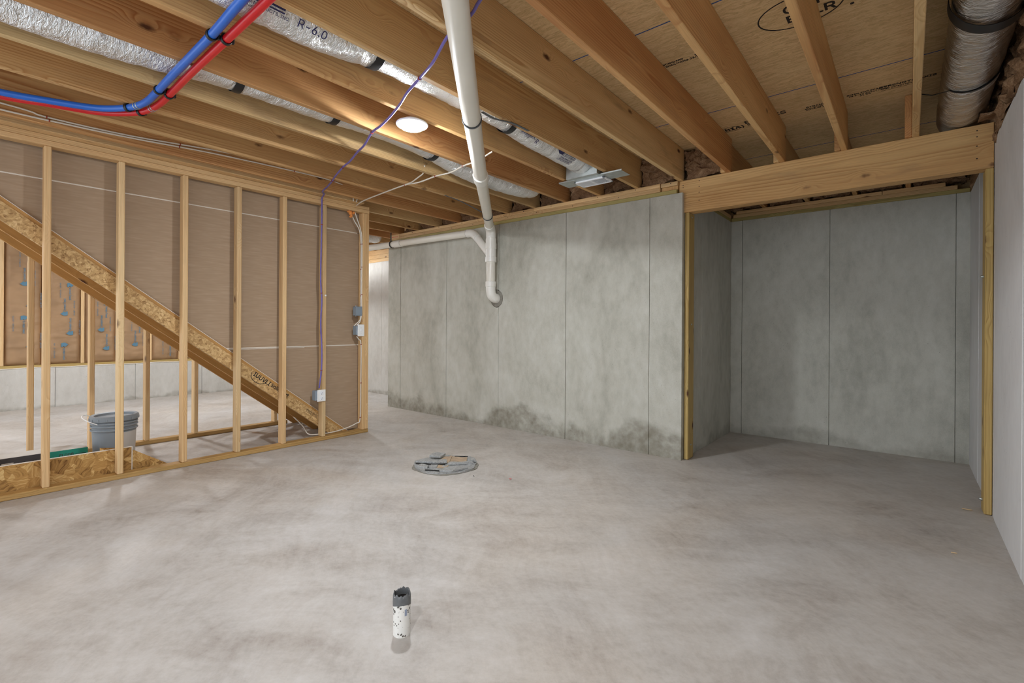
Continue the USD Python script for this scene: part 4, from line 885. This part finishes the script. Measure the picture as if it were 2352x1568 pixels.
part(gb, 'body', join(bx(-4.668, -4.602, 2.905, 2.909, 1.285, 1.385, .001), bx(-4.668, -4.602, 2.975, 2.979, 1.285, 1.385, .001), bx(-4.668, -4.602, 2.905, 2.979, 1.285, 1.289, .001), bx(-4.668, -4.602, 2.905, 2.979, 1.381, 1.385, .001), bx(-4.668, -4.664, 2.905, 2.979, 1.285, 1.385, .001)), GREY_BOX)
part(gb, 'bracket', join(bx(-4.606, -4.600, 2.895, 2.905, 1.275, 1.29), bx(-4.606, -4.600, 2.895, 2.905, 1.38, 1.395), bx(-4.612, -4.604, 2.908, 2.976, 1.288, 1.382)), GREY_BOX)
top('white_anchor_cap', bx(-4.6, -4.594, 2.538, 2.556, 1.475, 1.493, .004), WHITE_PLASTIC, 'small round white cap on the stud above the outlet', 'cap')

# ------------------------------------------------------------------ under the stairs: bucket, carton, board scraps
BX_, BY_ = -5.10, .955
BS = .87
bk = thing('bucket', 'grey lidded plastic bucket standing behind the studs', 'bucket')
part(bk, 'body', lathe([(0, .004), (.148, .004), (.152, .012), (.166, .30), (.168, .335), (.168, .39), (0, .39)], 48, (BX_, BY_, 0)), BUCKET, 35)
for z in (.312, .342, .366):
    part(bk, 'rib', lathe([(.160, z - .006), (.178, z - .006), (.180, z), (.178, z + .006), (.160, z + .006)], 48, (BX_, BY_, 0)), BUCKET, 35)
lid = part(bk, 'lid', lathe([(0, .408), (.148, .408), (.152, .424), (.176, .428), (.186, .420), (.186, .386), (.180, .382), (0, .382)], 48, (BX_, BY_, 0)), BUCKET, 35)
part(lid, 'tab', join(*[cbox(.012, .004, .020, .001).apply_transform(trimesh.transformations.rotation_matrix(a, (0, 0, 1))).apply_translation((BX_ + .187 * math.sin(a), BY_ - .187 * math.cos(a), .398)) for a in np.linspace(0, 6.1, 18)]), BUCKET)
part(bk, 'label', trimesh.Trimesh(*(lambda A, Z: (np.stack([BX_ + (.1528 + (Z.ravel() - .012) * .0487) * np.cos(A).ravel(), BY_ + (.1528 + (Z.ravel() - .012) * .0487) * np.sin(A).ravel(), Z.ravel()], -1), np.concatenate([np.stack([np.arange(11), np.arange(11) + 1, np.arange(11) + 13], -1), np.stack([np.arange(11), np.arange(11) + 13, np.arange(11) + 12], -1)])))(*np.meshgrid(np.linspace(.15, 1.25, 12), [.06, .29])), process=False), BUCKET_LABEL, True)
part(bk, 'handle', tube(spline([(BX_ + .12, BY_ - .145, .37), (BX_ + .06, BY_ - .21, .40), (BX_ - .03, BY_ - .235, .425), (BX_ - .10, BY_ - .20, .43), (BX_ - .15, BY_ - .10, .39)], .02), .0035, 8), WHITE_PLASTIC, True)
for q_ in ('body', 'rib', 'rib_001', 'rib_002', 'lid', 'label', 'handle', 'lid/tab'):
    g_ = UsdGeom.Mesh.Get(stage, bk + '/' + q_); a_ = g_.GetPointsAttr(); a_.Set([Gf.Vec3f(BX_ + (p_[0] - BX_) * BS, BY_ + (p_[1] - BY_) * BS, p_[2]) for p_ in a_.Get()])
ct = thing('flooring_carton', 'long pale carton with charcoal and teal print lying behind the studs', 'carton')
part(ct, 'body', bx(-5.14, -4.955, -.6, .765, .002, .214, .003), CARTON_TOP)
part(ct, 'side_panel', bx(-4.9555, -4.953, -.6, .53, .165, .2135, .0005), CARTON_DARK)
part(ct, 'side_panel', bx(-4.9555, -4.953, .532, .7645, .10, .2135, .0005), TEAL, label='teal printed end of the carton')
part(ct, 'print', join(place_text('FLOOR', .018, (-4.953, .60, .168), (0, 1, 0), (0, 0, 1), .0006, True), bx(-4.9532, -4.9524, .69, .755, .172, .175, .0002)), CARTON_DARK)
part(ct, 'print', join(bx(-4.9532, -4.9524, .30, .36, .170, .178, .0002), bx(-4.9532, -4.9524, -.1, .25, .166, .170, .0002)), CARTON_TOP)
os1 = thing('strand_board_strip', 'strip of coarse strand board standing behind the bottom plate', 'board')
part(os1, 'board', bx(-4.716, -4.698, -.6, .985, .002, .213, .001), OSB_SCRAP)
part(os1, 'white_edge', bx(-4.717, -4.697, -.6, .987, .2132, .217, .001), CAULK)
part(os1, 'white_edge', bx(-4.718, -4.697, .9852, .992, .002, .217, .001), CAULK)
tri = trimesh.creation.extrude_polygon(Polygon([(.80, .002), (.80, .235), (.97, .205), (1.24, .02), (1.24, .002)]), .014, engine='earcut')
v = np.array(tri.vertices); tri.vertices = np.stack([-4.738 + v[:, 2], v[:, 0], v[:, 1]], -1); tri.fix_normals()
top('strand_board_offcut', tri, OSB_SCRAP, 'three-cornered strand board offcut beside the strip end', 'board')

# ------------------------------------------------------------------ on the slab: pit cover, pipe stub, scraps
PX_, PY_ = -3.005, 2.757
pc = thing('pit_cover', 'round sump pit covered with cardboard and grey duct tape', 'pit cover')
rr = .268
def disc(r, z0, z1, wob, seed, n=60):
    a = np.linspace(0, 2 * np.pi, n, endpoint=False)
    q = r * (1 + wob * (meshkit.fbm(np.stack([np.cos(a) * 2.5, np.sin(a) * 2.5, 0 * a], -1), 3, seed) - .5))
    m = trimesh.creation.extrude_polygon(Polygon(np.stack([PX_ + q * np.cos(a), PY_ + q * np.sin(a)], 1)), z1 - z0, engine='earcut'); m.apply_translation((0, 0, z0)); return m
def sheet_disc(r, z, amp, seed, poly=None, thick=.004):
    # a bumpy sheet cut to an outline given in (right, away) coordinates around the pit's middle
    n_ = 46
    pts2 = []
    poly = poly or Polygon([(r * (1 + .03 * math.sin(t * 5 + seed) + .02 * math.sin(t * 11)) * math.cos(t), r * (1 + .03 * math.sin(t * 5 + seed)) * math.sin(t)) for t in np.linspace(0, 2 * np.pi, 60, endpoint=False)])
    m = trimesh.creation.extrude_polygon(poly, thick, engine='earcut').subdivide_to_size(.022)
    v = np.array(m.vertices)
    w = PX_ + v[:, 0] * rt[0] + v[:, 1] * fw[0], PY_ + v[:, 0] * rt[1] + v[:, 1] * fw[1]
    h = meshkit.fbm(np.stack([v[:, 0] * 15, v[:, 1] * 15, 0 * v[:, 0]], -1), 3, seed)
    m.vertices = np.stack([w[0], w[1], z + v[:, 2] + amp * h * np.clip(v[:, 2] / thick, 0, 1)], -1)
    return m
P_ = lambda *p: Polygon(p)
part(pc, 'mortar_ring', sheet_disc(rr * 1.02, .0005, .004, 3), MORTAR)
part(pc, 'tape_sheet', sheet_disc(rr * .98, .005, .014, 5), TAPE, True)
for pts_, z, sd, m_ in ((((.03, .02), (.17, .045), (.165, .18), (.02, .20)), .014, 21, CARDBOARD), (((-.075, .06), (.004, .05), (.006, .19), (-.04, .20)), .014, 22, CARDBOARD), (((-.055, -.135), (.02, -.12), (.035, -.055), (-.055, -.05)), .012, 23, CARDBOARD),
                        (((-.12, -.14), (-.058, -.13), (-.058, -.055), (-.115, -.06)), .016, 24, TAPE), (((.005, .0), (.028, .0), (.028, .21), (.008, .21)), .020, 25, CARDBOARD)):
    part(pc, 'patch', sheet_disc(0, z, .008, sd, P_(*pts_)), m_, True)
for pts_, z, sd in ((((-.262, .0), (-.10, -.035), (.01, -.02), (.0, .06), (-.12, .05), (-.20, .085)), .024, 31), (((.02, -.05), (.14, -.03), (.235, -.01), (.20, .045), (.10, .01), (.03, .005)), .017, 32), (((-.16, .12), (-.06, .10), (-.03, .20), (-.10, .235), (-.15, .19)), .036, 33), (((-.02, -.235), (.08, -.245), (.20, -.15), (.16, -.10), (.02, -.13)), .018, 34), (((.18, .06), (.255, .03), (.235, .12), (.17, .17)), .02, 35), (((-.235, -.09), (-.13, -.15), (-.13, -.075), (-.20, -.055)), .014, 36)):
    part(pc, 'tape_strip', sheet_disc(0, z, .016, sd, P_(*pts_), .005), TAPE, True)
for (x0, y0, x1, y1, w_) in ((-.25, -.02, -.10, -.052, .016), (-.10, -.052, .0, -.036, .012), (-.14, -.195, -.02, -.215, .016), (-.125, -.13, -.115, -.07, .010), (.03, .012, .09, .004, .010), (.05, .215, .17, .205, .010), (-.21, .10, -.15, .12, .012)):
    L_ = math.hypot(x1 - x0, y1 - y0); ux, uy = (x1 - x0) / L_, (y1 - y0) / L_
    part(pc, 'gap', sheet_disc(0, .0185, .004, 50, P_((x0, y0 - w_ / 2), (x1, y1 - w_ / 2), (x1, y1 + w_ / 2), (x0, y0 + w_ / 2)), .002), DARK)

SX, SY = -1.493, 1.147
ps = thing('pipe_stub', 'short white pipe stub in the slab, its torn end wrapped in grey tape', 'pipe')
part(ps, 'pipe', lathe([(.0325, -.01), (.0325, .150), (.0285, .150), (.0285, -.01)], 40, (SX, SY, 0)), STUB_PVC, 35)
a = np.linspace(0, 2 * np.pi, 64, endpoint=False)
rim = .158 + .012 * (meshkit.fbm(np.stack([np.cos(a) * 4, np.sin(a) * 4, 0 * a], -1), 3, 4) - .5) * 2
low_ = .108 + .014 * np.sin(a * 1 + 2.2)
rad = lambda k: .0338 + .0012 * (meshkit.noise(np.stack([np.cos(a) * 6, np.sin(a) * 6, 0 * a + k], -1), 8) - .3)
rows = [np.stack([SX + rad(i) * f_ * np.cos(a), SY + rad(i) * f_ * np.sin(a), z], -1) for i, (f_, z) in enumerate(((1., low_), (1.01, (low_ + .145) / 2), (1., 0 * a + .145), (.93, rim), (.80, rim - .002), (.80, 0 * a + .11)))]
v = np.vstack(rows); n = 64; ff = []
for i in range(5):
    for j in range(n):
        A, B = i * n + j, i * n + (j + 1) % n; ff += [(A, B, B + n), (A, B + n, A + n)]
part(ps, 'tape_wrap', trimesh.Trimesh(v, np.array(ff), process=False), TAPE_DARK, True)
part(ps, 'plug', lathe([(0, .128), (.0295, .128), (.0295, .134), (0, .134)], 30, (SX, SY, 0)), DARK)
th_ = math.atan2(-fw[1], -fw[0]) + .55
part(ps, 'blue_label', trimesh.Trimesh(*(lambda A, Z: (np.stack([SX + .0329 * np.cos(A).ravel(), SY + .0329 * np.sin(A).ravel(), Z.ravel()], -1), np.concatenate([np.stack([np.arange(5), np.arange(5) + 1, np.arange(5) + 7], -1), np.stack([np.arange(5), np.arange(5) + 7, np.arange(5) + 6], -1)])))(*np.meshgrid(np.linspace(th_, th_ + .30, 6), [.080, .105])), process=False), plain('faded_blue_label', lin(150, 160, 178), .5))
for x, y, l, w, r, m_, lab in ((-2.355, 2.83, .018, .005, .6, RED, 'tiny red scrap on the slab near the back wall'), (-2.62, 2.70, .02, .004, -.5, DARK, 'tiny dark splinter on the slab right of the pit cover'), (.19, 3.42, .025, .006, .2, CHIP, 'pale wood chip on the slab near the right wall'), (.30, 4.30, .05, .012, .1, CHIP, 'pale splinter at the foot of the right post')):
    m = cbox(l, w, .004, .001); m.apply_transform(trimesh.transformations.rotation_matrix(r, (0, 0, 1))); m.apply_translation((x, y, .0045))
    top('wood_scrap', m, m_, lab, 'scrap')
